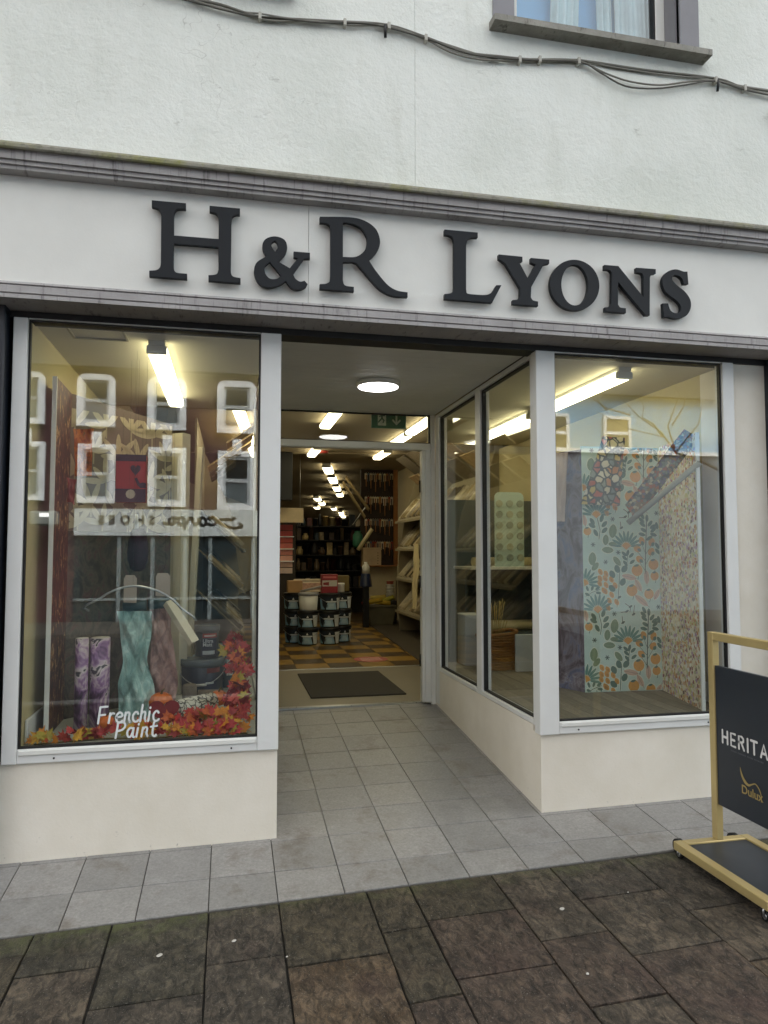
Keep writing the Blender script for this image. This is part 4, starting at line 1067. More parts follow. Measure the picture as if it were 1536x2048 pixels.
for (u0, u1, v0, v1, bl) in ((1085, 1137, 828, 903, 0), (1206, 1260, 834, 900, 1), (640, 700, 800, 900, 0), (800, 860, 805, 905, 0), (940, 1000, 812, 905, 0)):
    p0, p1 = op(u0, v1), op(u1, v0); x0, x1, z0, z1 = p0.x, p1.x, p0.z, p1.z
    m = MB(); t = .1
    m.box(x0, x0 + t, OY, OY + .08, z0, z1); m.box(x1 - t, x1, OY, OY + .08, z0, z1); m.box(x0 + t, x1 - t, OY, OY + .08, z1 - t, z1); m.box(x0 + t, x1 - t, OY, OY + .1, z0, z0 + t); m.box(x0 + t, x1 - t, OY, OY + .07, (z0 + z1) / 2 - .05, (z0 + z1) / 2 + .05)
    w = part('sash_window', m, WTRIM, blue)
    part('glass_pane', MB().box(x0 + t, x1 - t, OY + .005, OY + .02, z0 + t, z1 - t), DARKG, w)
    if bl: part('blind_or_sky_panel', MB().box(x0 + t, x1 - t, OY + .0205, OY + .03, z0 + .5, z1 - t), BLIND, w)
# bare street tree
tr = thing('street_tree', 'bare branched street tree mirrored in the right window', 'tree', (op(1345, 1100).x * .72, -12.0, -.3))
BARK = mat('bark', '#4a443a', 0.9, 0.3, 14, 0.5)
def o2(u, v): p = on_y(u, v, 12.0); return Vector((p.x, -12.0, p.z))
tb_ = o2(1352, 905)
tk = o2(1480, 960)
part('trunk', MB().tube([(tk.x + .05, -12, -.36), (tk.x + .02, -12, 1.0), (tk.x, -12, tk.z), (tk.x + .1, -12, tk.z + 2.5)], [.13, .11, .09, .04], 10), BARK, tr)
part('branch', MB().tube([tk, o2(1410, 925), tb_], [.06, .04, .028], 8), BARK, tr)
for pts in ([(1352, 905), (1320, 865), (1290, 830), (1240, 795), (1215, 770)], [(1352, 905), (1325, 875), (1265, 855), (1200, 820)], [(1325, 872), (1300, 850), (1285, 835), (1280, 815), (1265, 790)], [(1262, 830), (1225, 812), (1185, 792), (1160, 780)], [(1352, 905), (1345, 850), (1352, 790), (1340, 740)], [(1345, 850), (1375, 810), (1385, 760)], [(1352, 905), (1390, 850), (1410, 780)], [(1215, 820), (1205, 800), (1200, 775)]):
    P = [o2(*p) + Vector((0, random.uniform(-.3, .3) if k else 0, 0)) for k, p in enumerate(pts)]
    part('branch', MB().tube(P, [max(.005, .024 * (1 - k / len(P))) for k in range(len(P))], 6), BARK, tr)
# sign floodlight over the shoe shop
fl = thing('floodlight', 'small lit floodlight at the end of the mirrored shoe shop sign', 'lamp', op(100, 1038))
q = op(100, 1038)
part('arm', MB().tube([(q.x, OY, q.z + .1), (q.x, OY + .5, q.z + .12)], .025), WTRIM, fl)
part('head', MB().cbox(q.x - .33, q.x + .33, OY + .45, OY + .75, q.z - .2, q.z + .17, .05), mat('lamp_grey', '#8a8d88', 0.5), fl)
part('lens', MB().cbox(q.x - .08, q.x + .14, OY + .751, OY + .76, q.z + .02, q.z + .12, .003), DISC, fl)

# ================================================================== RIGHT WINDOW: wallpaper screen
def clip(poly, x0, x1, y0, y1):
    for ax, lim, sg in ((0, x0, 1), (0, x1, -1), (1, y0, 1), (1, y1, -1)):
        out = []; n = len(poly)
        for k in range(n):
            a, b = poly[k], poly[(k + 1) % n]; ina = (a[ax] - lim) * sg >= 0; inb = (b[ax] - lim) * sg >= 0
            if ina: out.append(a)
            if ina != inb:
                t = (lim - a[ax]) / (b[ax] - a[ax]); out.append((a[0] + (b[0] - a[0]) * t, a[1] + (b[1] - a[1]) * t))
        poly = out
        if len(poly) < 3: return []
    return poly
class Print:
    """flat printed motifs in (u right, v down) design units"""
    def __init__(self, k, v_bottom, box): self.k, self.vb, self.box, self.mb = k, v_bottom, box, MB()
    def poly(self, pts, col, layer):
        q = clip([(a * self.k, (self.vb - b) * self.k) for a, b in pts], *self.box)
        if q: self.mb.face([(a, b, 0.0005 + layer * 0.0004) for a, b in q], col)
    def oval(self, cx, cy, rx, ry, rot, col, layer=1, point=1.0, halo=9, n=14):
        c, s = math.cos(R(rot)), math.sin(R(rot))
        def ring(e):
            o = []
            for j in range(n):
                t = 2 * math.pi * j / n; x = math.copysign(abs(math.cos(t)) ** (1.0), math.cos(t)) * (rx + e); y = math.copysign(abs(math.sin(t)) ** point, math.sin(t)) * (ry + e)
                o.append((cx + x * c - y * s, cy + x * s + y * c))
            return o
        if halo: self.poly(ring(halo), '#dfe7d6', 0)
        self.poly(ring(0), col, layer)
    def line(self, pts, w, col, layer=1, halo=7):
        for wd, cc, ly in (((w + 2 * halo, '#dfe7d6', 0),) if halo else ()) + ((w, col, layer),):
            for k in range(len(pts) - 1):
                a, b = Vector(pts[k]), Vector(pts[k + 1]); d = (b - a).normalized(); nn = Vector((-d.y, d.x)) * wd / 2
                self.poly([tuple(a + nn), tuple(b + nn), tuple(b - nn), tuple(a - nn)], cc, ly)
G1, G2, TE, OR, PK, DK = '#7f9476', '#627d70', '#6f9387', '#d69e50', '#d2b39f', '#53655f'
def floral_unit(p, o):
    def fan(cx, cy, r, a0, a1, n):
        for k in range(n):
            a = R(a0 + (a1 - a0) * k / (n - 1)); m_ = r * .64
            p.oval(cx + math.cos(a) * m_, cy - math.sin(a) * m_ + o, r * .36, r * .085, -math.degrees(a), TE, 1, 1, 8, 10)
        p.poly([(cx + math.cos(R(a0 + (a1 - a0) * k / 16)) * r * (.34 if k % 2 else .24), cy + o - math.sin(R(a0 + (a1 - a0) * k / 16)) * r * (.34 if k % 2 else .24)) for k in range(17)] + [(cx, cy + r * .16 + o)], OR, 3)
    fan(260, 590, 175, 8, 172, 10); fan(585, 915, 175, 8, 172, 10); fan(118, 1290, 165, -10, 100, 7)
    for (x, y, rx, ry, rot) in ((440, 750, 72, 44, 98), (360, 840, 56, 34, 95), (435, 885, 46, 24, 5), (380, 945, 64, 33, 4), (210, 1035, 68, 42, 96), (240, 1115, 52, 30, -48), (480, 1060, 60, 30, 50)):
        p.oval(x, y + o, rx, ry, rot, G1, 1, 1.25); p.line([(x - math.cos(R(rot)) * rx * .9, y + o - math.sin(R(rot)) * rx * .9), (x + math.cos(R(rot)) * rx * .9, y + o + math.sin(R(rot)) * rx * .9)], 4, '#93a78a', 2, 0)
    p.line([(285, 835 + o), (300, 740 + o), (270, 615 + o)], 9, G2)
    for (x, y, rot) in ((215, 650, 55), (320, 618, -70), (212, 693, 25), (348, 678, -45), (252, 768, 60), (348, 742, -40)): p.oval(x, y + o, 42, 22, rot, G2, 1, 1.2)
    p.line([(580, 1150 + o), (595, 1040 + o), (605, 955 + o)], 8, G2)
    for (x, y, rot) in ((600, 975, -75), (640, 1000, -40), (565, 1028, 40), (572, 1082, 50), (648, 1068, -35), (560, 985, 40)): p.oval(x, y + o, 36, 17, rot, G2, 1, 1.2)
    p.line([(790, 1190 + o), (800, 950 + o), (820, 600 + o)], 11, DK)
    for (x, y, rot) in ((770, 590, 60), (760, 635, 40), (770, 678, 35), (822, 612, 90), (857, 668, -50), (885, 700, -30), (782, 738, 30), (890, 735, -40), (762, 782, 15), (892, 785, 15), (845, 822, -30), (930, 900, 60), (935, 960, 50), (930, 690, 80)): p.oval(x, y + o, 40, 19, rot, G2, 1, 1.2)
    for (x, y, rot) in ((758, 850, 70), (868, 862, -60), (708, 932, 30), (862, 962, -50), (730, 1042, 40)):
        p.oval(x, y + o, 44, 34, rot, OR, 1, 1.2); p.oval(x + 26 * math.cos(R(rot)), y + o + 26 * abs(math.sin(R(rot))), 24, 18, rot, G2, 2, 1.2, 0)
        p.line([(x, y + 30 + o), (798, y + 130 + o)], 6, G2, 1, 4)
    for (x, y, r) in ((885, 1095, 56), (700, 1155, 60), (895, 1215, 46), (640, 1362, 60), (828, 425, 52), (160, 752, 42)):
        p.oval(x, y + o, r, r, 0, OR, 2, 1, 11, 20); p.oval(x - r * .1, y - r * .82 + o, r * .5, r * .22, -15, G2, 3, 1.3, 0); p.line([(x + r * .3, y + r * .95 + o), (x + r * .1, y + r * 1.6 + o)], 7, G2, 2, 0)
    for (x, y, rx, ry, rot) in ((612, 1225, 82, 30, 12), (805, 1228, 72, 30, 88), (712, 1312, 70, 28, 62), (742, 492, 90, 32, 38), (130, 640, 60, 26, 80), (915, 432, 60, 26, -60)):
        p.oval(x, y + o, rx, ry, rot, PK, 1, 1.3); p.line([(x - math.cos(R(rot)) * rx, y + o - math.sin(R(rot)) * rx), (x + math.cos(R(rot)) * rx * 1.3, y + o + math.sin(R(rot)) * rx * 1.3)], 5, '#9b8d80', 2, 0)
    for (x, y) in ((295, 1170), (357, 1190), (290, 1237), (347, 1237), (415, 1250), (285, 1287), (355, 1305), (455, 1310), (345, 1368), (415, 430), (388, 490), (468, 505), (375, 560), (330, 385 + 976 - 976)):
        p.oval(x, y + o, 36, 24, 60, OR, 1, 1.25); p.oval(x + 4, y + 6 + o, 16, 9, 60, '#b98a4a', 2, 1.2, 0)
    p.line([(470, 560 + o), (490, 1400 - 976 + o)], 7, G2); p.line([(490, 1400 + o), (510, 1150 + o)], 9, G2)
    for (x, y, rot) in ((480, 1140, 70), (560, 1140, -50), (425, 1195, 60), (540, 1275, -60), (420, 1340, 40)): p.oval(x, y + o, 44, 32, rot, G2, 1, 1.3)
    p.line([(130, 1420 + o), (200, 1380 + o), (290, 1350 + o)], 7, G2)
    for (x, y, rot) in ((150, 1340, 70), (205, 1335, -70), (262, 1338, -30), (270, 1385, 5), (150, 1400, 30)): p.oval(x, y + o, 30, 15, rot, G2, 1, 1.2)
    for (x, y) in ((220, 890), (495, 970), (355, 1070), (440, 625), (930, 560)):
        for q in range(3): p.line([(x - 26 * math.cos(q * 1.05), y + o - 26 * math.sin(q * 1.05)), (x + 26 * math.cos(q * 1.05), y + o + 26 * math.sin(q * 1.05))], 9, DK, 1, 0)
    for pts in ([(560, 520), (620, 560), (612, 610)], [(510, 610), (590, 605)], [(665, 540), (650, 640)], [(525, 650), (530, 720)]):
        p.line([(a, b + o) for a, b in pts], 9, DK, 1, 4)
    for (x, y) in ((620, 552), (580, 600), (652, 632), (535, 715), (500, 455)): p.oval(x, y + o, 24, 12, -30, DK, 2, 1.3, 5)
scr_t = thing('folding_screen', 'three-leaf folding screen papered in floral wallpapers in the right window', 'screen', (2.5, .7, DZ))
S0, S1, S2, S3 = Vector((2.20, 1.06)), Vector((2.335, .735)), Vector((2.894, .703)), Vector((2.752, .085))
zt1, zt2 = on_y(1170, 893, .735).z, on_y(1402, 866, .09).z
def leaf_panel(a, b, z0, z1, m, th=0.018):
    d = (b - a).normalized(); nn = Vector((d.y, -d.x))             # towards the street
    if nn.y > 0 and abs(nn.y) > .3: nn = -nn
    mb = MB().prism([(a.x, a.y), (b.x, b.y), (b.x - nn.x * th, b.y - nn.y * th), (a.x - nn.x * th, a.y - nn.y * th)], lambda p, q, z: (p, q, z), z0, z1)
    return mb, nn
GRUNGE = m_pattern('plum_grey_mottle', [(0.28, '#3b2f35'), (0.42, '#675b63'), (0.52, '#8b8490'), (0.6, '#6d7391'), (0.68, '#6a5348'), (0.8, '#8f6d55')], 5.5, (1, 1, .55), 0.6, 2.2, 9)
MINT = mat('mint_paper', '#bfd3ca', 0.6, 0.06, 14)
TINYF = m_cells('tiny_blossom_paper', ['#e0d8bd', '#c7a066', '#b59ab4', '#8a4a55', '#a3a985', '#e8e5da', '#d0ad92', '#c3bd80', '#a383a0', '#e0e0dc', '#b97c50', '#e6ddc8', '#d9cdb4', '#6f5a52'], 46, '#d5cbb0', .05, 0.6, .5)
mb, n1 = leaf_panel(S0, S1, DZ, zt1 - .02, GRUNGE); part('panel', mb, GRUNGE, scr_t)
mb, n2 = leaf_panel(S1, S2, DZ, zt1, MINT); p2 = part('panel', mb, MINT, scr_t)
mb, n3 = leaf_panel(S2, S3, DZ, zt2, TINYF); n3 = Vector((-(S3 - S2).y, (S3 - S2).x)).normalized(); n3 = n3 if n3.x < 0 else -n3
d3 = (S3 - S2).normalized()
mb = MB().prism([(S2.x, S2.y), (S3.x, S3.y), (S3.x - n3.x * .018, S3.y - n3.y * .018), (S2.x - n3.x * .018, S2.y - n3.y * .018)], lambda p, q, z: (p, q, z), DZ, zt2)
part('panel', mb, TINYF, scr_t)
part('edge_strip', MB().obox((S3.x, S3.y - .006, DZ), (S3.x, S3.y - .006, zt2), .022, .010, (0, 1, 0)), WHITE, scr_t)
w2 = (S2 - S1).length; ku = w2 / 850
P = Print(ku, 1415, (0.002, w2 - .002, .004, zt1 - DZ - .004))
for n_ in range(-3, 2):
    floral_unit(Print.__new__(Print) if False else type('o', (), {'oval': lambda s, x, y, *a, **k_: P.oval(x - 108, y, *a, **k_), 'line': lambda s, pts, *a, **k_: P.line([(q[0] - 108, q[1]) for q in pts], *a, **k_), 'poly': lambda s, pts, *a: P.poly([(q[0] - 108, q[1]) for q in pts], *a)})(), n_ * 976)
P.mb.xform(frame_M((S1.x + n2.x * .0006, S1.y + n2.y * .0006, DZ), ((S2 - S1).x, (S2 - S1).y, 0), (0, 0, 1)))
part('printed_flowers', P.mb, PRINT, p2)

# paper samples draped on the screen
def drape(name, pts4, y_off, m, label, cat, nu=14, nv=18, amp=.008, thick=True):
    """sheet through four corner points (TL, TR, BR, BL) with soft folds"""
    TL, TR_, BR, BL = [Vector(p) for p in pts4]
    nrm = (TR_ - TL).cross(BL - TL).normalized()
    if nrm.y > 0: nrm = -nrm
    def f(u, v): 
        p = (TL.lerp(TR_, u)).lerp(BL.lerp(BR, u), v)
        return p + nrm * (amp * (math.sin(u * 9 + v * 4) * .6 + math.sin(v * 11 - u * 5) * .4 + math.sin(u * 23 + 1.3) * .25))
    mb = MB().grid(f, nu, nv); k0 = len(mb.v)
    mb.grid(lambda u, v: f(u, v) - nrm * .0012, nu, nv)
    return solo(name, mb, m, label, cat)
PEB = m_cells('dark_pebble_floral', ['#d9cfa6', '#c98f62', '#dfd9c4', '#b9695a', '#8d9384', '#c9b26c', '#7d8783', '#d2c8ae'], 21, '#4a4f4c', .09, 0.6, .8)
drape('paper_sample', (on_y(1205, 872, .70), on_y(1250, 876, .70), on_y(1240, 1012, .70), on_y(1162, 1008, .70)), 0, PEB, 'dark pebble floral paper sample draped over the mint floral leaf', 'wallpaper')
drape('fabric_strip', (on_y(1106, 905, .85), on_y(1137, 905, .85), on_y(1130, 1043, .82), on_y(1110, 1043, .82)), 0, mat('blush_fabric', '#b3a198', 0.8, 0.1, 9), 'blush fabric strip hanging over the mottled plum leaf', 'fabric', amp=.012)
BRN = m_cells('brown_blossom_paper', ['#8a6a45', '#4f473e', '#7c7a68', '#a0562f', '#b9a57f', '#6b5c6b'], 55, '#5a5548', .04, 0.6, .5)
drape('paper_sample', (on_y(1368, 858, .16), on_y(1400, 876, .12), on_y(1272, 1040, .40), on_y(1250, 1010, .42)), 0, BRN, 'brown blossom paper sample slanting across the tiny blossom leaf', 'wallpaper', amp=.006)
rp0, rp1 = on_y(1256, 1046, .36), on_y(1400, 925, .07)
rl = thing('wallpaper_roll', 'grey backed wallpaper roll leaning diagonally across the tiny blossom leaf', 'wallpaper roll', rp0)
part('paper', MB().cyl(rp0, rp1, .018, n=18), mat('roll_backing', '#8f8d80', 0.7, 0.08, 5), rl)
part('core', MB().cyl(rp1 + (rp1 - rp0).normalized() * .001, rp1 + (rp1 - rp0).normalized() * .003, .008, n=12), BLACK, rl)

# ------------------------------------------------------------------ behind the right window: stand, dot board, basket, boxes
SLATE = mat('slate_blue_stand', '#3d4a52', 0.6, 0.08, 3)
std = thing('display_stand', 'slate blue shelving stand behind the entrance side glazing', 'shelf', (2.55, 2.6, FZ))
part('back_panel', MB().box(2.05, 2.95, 2.86, 2.9, FZ, 2.0), SLATE, std)
for z in (1.34, .75): part('shelf', MB().cbox(2.1, 2.94, 2.36, 2.859, z, z + .025, .003), WHITE if z > 1 else SLATE, std)
for x in (2.06, 2.9205): part('side_panel', MB().box(x, x + .024, 2.4, 2.859, FZ, 1.339), SLATE, std)
bz0 = 1.366
q0, q1 = on_y(991, 1139, 2.42), on_y(1047, 985, 2.42)
brd = thing('colour_dot_board', 'pale mint board with rows of round colour dots on the stand', 'sample board', (q0.x, 2.42, bz0))
w_, h_ = q1.x - q0.x, q1.z - bz0; r_ = .05
rp = [(r_ + (0 if False else 0), 0)] and [(0, 0), (w_, 0)] + [(w_ - r_ + r_ * math.cos(R(t)), h_ - r_ + r_ * math.sin(R(t))) for t in (0, 22, 45, 68, 90)] + [(r_ + r_ * math.cos(R(t)), h_ - r_ + r_ * math.sin(R(t))) for t in (90, 112, 135, 158, 180)]
part('board', MB().prism(rp, lambda a, b, d: (q0.x + a, d, bz0 + b), 2.42, 2.44), mat('pale_mint_board', '#c3d8cf', 0.4, 0.06, 6), brd)
for i in range(3):
    for j in range(6):
        x = q0.x + w_ * (.14 + .36 * i); z = bz0 + h_ * (.12 + .145 * j)
        part('dot', MB().cyl((x, 2.4195, z), (x, 2.408, z), w_ * .115, n=20), mat('dot_%d' % ((i + j) % 3), ('#a9b3a4', '#97a39a', '#b3b7a2')[(i + j) % 3], 0.5), brd)
for k in range(4):
    r = MB().cyl((2.2, 2.6, 1.41 + .09 * 0 + 0), (2.85, 2.6, 1.41), .04) if k == 0 else MB().cyl((2.18 + .02 * k, 2.6 + .085 * (k % 3) - .07, .775 + .042), (2.88, 2.6 + .085 * (k % 3) - .07, .775 + .042), .04)
    solo('wallpaper_roll', r, mat('cream_roll', '#c9bd96', 0.5, 0.1, 8), ('cream roll lying behind the colour dot board' if k == 0 else '%s cream roll from the front on the lower shelf of the slate stand' % nth('sl')), 'wallpaper roll', 'rolls on the slate stand')
bk0, bk1 = on_z(975, 1343, DZ), on_z(1034, 1342, DZ)
bsk = thing('wicker_basket', 'brown wicker basket of dried grass on the right display floor', 'basket', ((bk0.x + bk1.x) / 2, bk0.y + .1, DZ))
WICK = mat('wicker', '#8b5f2f', 0.6, 0.25, 25, 0.4, 90)
bm_ = MB(); bx, by = bsk.location.x, bsk.location.y
for k in range(13):
    z = DZ + .012 + k * .021; e = .115 + k * .0022
    bm_.tube([(bx + e * 1.05 * math.copysign(abs(math.cos(t)) ** .5, math.cos(t)), by + e * .8 * math.copysign(abs(math.sin(t)) ** .5, math.sin(t)), z + .004 * math.sin(9 * t + k * 3.14)) for t in [j * math.pi / 16 for j in range(33)]], .0115, 5)
part('weave', bm_, WICK, bsk)
part('rim', MB().tube([(bx + .15 * math.copysign(abs(math.cos(t)) ** .5, math.cos(t)), by + .115 * math.copysign(abs(math.sin(t)) ** .5, math.sin(t)), DZ + .285 + .02 * math.cos(t)) for t in [j * math.pi / 16 for j in range(33)]], .014, 6), WICK, bsk)
part('bottom', MB().box(bx - .12, bx + .12, by - .08, by + .08, DZ + .002, DZ + .012), WICK, bsk)
dg = thing('dried_grass', 'spray of dried straw coloured grass standing in the wicker basket', 'dried plant', (bx, by, DZ + .013))
STRAW = mat('straw', '#a08a4c', 0.8, 0.3, 20)
for k in range(26):
    a = random.uniform(0, 6.28); s = random.uniform(.05, .16); h = random.uniform(.38, .58)
    part('stem', MB().tube([(bx + .03 * math.cos(a), by + .03 * math.sin(a), DZ + .014), (bx + s * .5 * math.cos(a) - .03, by + s * .4 * math.sin(a), DZ + h * .6), (bx + s * math.cos(a) - .05, by + s * .7 * math.sin(a), DZ + h)], [.002, .002, .0035], 4), STRAW, dg)
PALEB = mat('pale_box_card', '#bcc1c2', 0.6, 0.06, 4)
b0, b1 = on_z(1033, 1344, DZ), on_z(1100, 1344, DZ)
solo('box', MB().cbox(b0.x, b0.x + .3, b0.y, b0.y + .03, DZ, DZ + .29, .004), PALEB, 'pale grey boxed canvas standing beside the wicker basket', 'box')
solo('box', MB().cbox(bx - .2, bx + .02, by + .2, by + .4, DZ, DZ + .42, .005), PALEB, 'pale grey tall box behind the wicker basket', 'box')

# ================================================================== SHOP INTERIOR (through the door)
# --- sloping wallpaper racks
RACKW = mat('rack_white', '#948a70', 0.55, 0.06, 3)
ROLLM = [mat('roll_%d' % k, c, 0.28, 0.12, 9) for k, c in enumerate(('#c9bb98', '#b8ae96', '#9d9280', '#d6ccb0', '#5f574a', '#a89872'))]
roll_me = MB().cyl((0, 0, 0), (0, 0, 0.5), .036, n=10).mesh('wallpaper_roll')
def rack(xb, xf, y0, y1, shelves, name_l, side, group, step=.125, panels=(0, 1), tops=True):
    sg = 1 if xb > xf else -1
    t = thing('wallpaper_rack', name_l, 'rack', ((xb + xf) / 2, (y0 + y1) / 2, FZ))
    part('back_panel', MB().box(xb, xb + sg * .02, y0, y1, FZ, 2.95), RACKW, t)
    for f in panels:
        y = y0 + (y1 - y0) * f
        part('side_panel', MB().prism([(xb, FZ), (xf + sg * .06, FZ), (xf + sg * .02, 1.2), (xf + sg * .16, 2.1), (xb, 2.9)], lambda a, b, d: (a, d, b), y - .012, y + .012), RACKW, t)
    drop = .50
    for i, z in enumerate(shelves):
        sh = part('shelf', MB().prism([(xb, z + drop), (xf, z), (xf, z + .018), (xb, z + drop + .018)], lambda a, b, d: (a, d, b), y0 + .013, y1 - .013), RACKW, t)
        part('lip', MB().box(xf - sg * .012, xf, y0 + .013, y1 - .013, z - .006, z + .03), RACKW, sh)
        n = int((y1 - y0) / step); ang = math.atan2(drop, abs(xb - xf))
        for k in range(n):
            if random.random() < .08: continue
            y = y0 + .06 + k * step + random.uniform(-.015, .015)
            o = bpy.data.objects.new('wallpaper_roll', roll_me); link(o)
            if not roll_me.materials: roll_me.materials.append(None)
            o.material_slots[0].link = 'OBJECT'; o.material_slots[0].material = random.choice(ROLLM)
            o.location = (xf + sg * .03, y, z + .062); s = random.uniform(.82, 1.0); o.scale = (random.uniform(.8, 1.15),) * 2 + (s * abs(xb - xf) / .5,)
            o.rotation_euler = (0, sg * (math.pi / 2 - ang), random.uniform(-.04, .04))
            o['label'] = '%s wallpaper roll from the door on the %s sloping shelf of the %s rack' % (nth((side, i)), ('top', 'second', 'third', 'lowest')[i], side); o['category'] = 'wallpaper roll'; o['group'] = group
    if tops:                                        # sample boards tilted down towards the aisle
        n = int((y1 - y0) / .62)
        for k in range(n):
            for q in range(2):
                ya = y0 + .05 + k * .62; zz = 2.42 + q * .27
                c = ('#b39b73', '#8f7d5f', '#7f7463', '#a58f70', '#5d5548')[(k * 2 + q) % 5]
                xa = xf + sg * (.10 - .20 * q)
                m = MB().prism([(xa, zz + .22), (xa + sg * .30, zz), (xa + sg * .31, zz + .012), (xa + sg * .01, zz + .232)], lambda a, b, d: (a, d, b), ya, ya + .5)
                part('sample_board', m, m_pattern('board_%s' % c[1:], [(0.35, c), (0.65, '#%02x%02x%02x' % tuple(min(255, int(int(c[i:i + 2], 16) * 1.25)) for i in (1, 3, 5)))], 12), t)
    return t
rack(3.0, 2.58, 3.86, 7.35, (1.95, 1.52, 1.06, 0.56), 'tall rack of wallpaper rolls along the right shop wall', 'right', 'rolls on the right rack', panels=(0, .5, 1))
rack(-0.36, 0.16, 4.2, 6.6, (1.5, 1.05, 0.6), 'rack of wallpaper rolls seen through the right side of the autumn window', 'left', 'rolls on the left rack', step=.13, panels=(1,))
# paper hanging over the right rack
drape('paper_sample', (Vector((2.56, 6.05, 1.62)), Vector((2.56, 5.85, 1.60)), Vector((2.50, 5.8, .72)), Vector((2.50, 6.0, .70))), 0, mat('cream_paper_tongue', '#c9bb92', 0.6, 0.06, 8), 'cream paper tongue hanging down from the right rack shelf', 'wallpaper', amp=.02)

# --- paint tubs
TUBD = mat('tub_black', '#15181c', 0.3, 0.1, 6); TUBLID = mat('tub_lid', '#0c0e11', 0.35)
def cyl_patch(mb, r0, r1, h, z0, z1, a0, a1, b0, b1, col, n=8, off=.0015):
    """patch on a tapering tub: angles a0..a1 at the bottom, b0..b1 at the top"""
    for k in range(n):
        def pt(t, top):
            a = (b0 + (b1 - b0) * t) if top else (a0 + (a1 - a0) * t); z = z1 if top else z0; r = r0 + (r1 - r0) * z / h + off
            return (r * math.sin(a), -r * math.cos(a), z)
        mb.face([pt(k / n, 0), pt((k + 1) / n, 0), pt((k + 1) / n, 1), pt(k / n, 1)], col)
def make_tub():
    t = thing('paint_tub', 'x', 'paint tub', (0, 0, 0), 'stacked paint tubs')
    h, r0, r1 = .222, .122, .138
    part('body', MB().lathe([(r0 * .96, 0), (r0, .006), (r1, h)], n=28), TUBD, t)
    part('lid', MB().lathe([(r1 + .006, h - .03), (r1 + .008, h - .026), (r1 + .008, h + .002), (r1 - .004, h + .006), (r1 - .012, h)], n=28), TUBLID, t)
    lb = MB()
    cyl_patch(lb, r0, r1, h, .012, .185, -1.5, 1.5, -1.5, 1.5, '#1b2733', 20)
    cyl_patch(lb, r0, r1, h, .014, .11, -.62, .62, -.40, .40, '#9fc3d8', 8, .0025)
    cyl_patch(lb, r0, r1, h, .03, .09, -.34, .34, -.22, .22, '#b9d3df', 6, .0032)
    cyl_patch(lb, r0, r1, h, .014, .17, .75, 1.45, .55, 1.45, '#dfe6e8', 8, .0025)
    cyl_patch(lb, r0, r1, h, .014, .15, -1.45, -.75, -1.45, -1.15, '#86b4cf', 6, .0025)
    cyl_patch(lb, r0, r1, h, .112, .128, -.55, .55, -.55, .55, '#dfe6e8', 10, .0025)
    cyl_patch(lb, r0, r1, h, .136, .165, -.10, .14, 0.0, .04, '#dfe6e8', 3, .0025)
    part('label_print', lb, PRINT, t)
    part('handle', MB().tube([((r1 + .012) * math.sin(a), -(r1 + .012) * math.cos(a), h - .045 - .075 * math.cos(a) ** 2 * (1 if math.cos(a) > 0 else 1)) for a in [(-1.6 + 3.2 * k / 14) for k in range(15)]], .0025, 5), STEEL, t)
    return t
tub0 = make_tub(); first = True
spots = {'front left': (1.05, 6.02), 'front right': (1.345, 6.02), 'rear left': (.88, 6.27), 'rear right': (1.545, 6.25)}
for nm, (x, y) in spots.items():
    for k in range(3):
        if nm == 'front left' and k == 2: continue
        t = tub0 if first else copy_tree(tub0); first = False
        t.location = (x + random.uniform(-.008, .008), y, FZ + .001 + k * .2285); t.rotation_euler = (0, 0, random.uniform(-.35, .35) + (.15 if 'left' in nm else -.1))
        t['label'] = 'dark paint tub with pale blue label, %s tier of the %s column' % (('bottom', 'middle', 'top')[k], nm)
TZ = FZ + 3 * .2285 + .008
wt = thing('paint_tub', 'white paint tub on the front left column of the dark tub stack', 'paint tub', (1.05, 6.0, FZ + 2 * .2285 + .008))
part('body', MB().lathe([(.115, 0), (.118, .006), (.132, .21)], (1.05, 6.0, FZ + 2 * .2285 + .008), 26), WHITE, wt)
part('lid', MB().lathe([(.137, 0), (.14, .004), (.14, .03), (.13, .036)], (1.05, 6.0, FZ + 2 * .2285 + .205), 26), mat('tub_grey', '#8f9294', 0.4), wt)
TZ1 = FZ + 2 * .2285 + .243
rb = thing('carton', 'red and white carton on the tub stack', 'box', (1.32, 6.0, TZ))
part('body', MB().cbox(1.22, 1.44, 5.93, 6.07, TZ, TZ + .25, .004), mat('red_card', '#8d1f24', 0.5), rb)
rbp = MB(); M = frame_M((1.22, 5.9285, TZ), (1, 0, 0), (0, 0, 1))
rbp.face([(.01, .09, 0), (.21, .09, 0), (.21, .17, 0), (.01, .17, 0)], '#c9c3b8'); rbp.face([(.02, .2, 0), (.2, .2, 0), (.2, .225, 0), (.02, .225, 0)], '#c76b63'); rbp.face([(.02, .11, .0005), (.1, .10, .0005), (.1, .15, .0005), (.02, .14, .0005)], '#7c1a1f')
part('print', rbp.xform(M), PRINT, rb)
tryy = thing('roller_tray', 'cream roller tray resting across the tub stack', 'tray', (1.2, 6.3, TZ))
trm = MB(); trm.prism([(0, .0), (.64, .0), (.67, .17), (-.03, .17)], lambda a, b, d: (.89 + a, 6.3 + b * .45 + d, TZ + .001 + b * .9), 0, .012); trm.cbox(.88, 1.54, 6.365, 6.385, TZ + .13, TZ + .175, .006)
part('tray', trm, mat('cream_plastic', '#c7b79a', 0.4), tryy); part('liner', MB().prism([(.06, .03), (.58, .03), (.6, .13), (.04, .13)], lambda a, b, d: (.89 + a, 6.296 + b * .45 + d, TZ + .002 + b * .9), 0, .003), mat('paint_stain', '#96705a', 0.5, 0.4, 20), tryy)
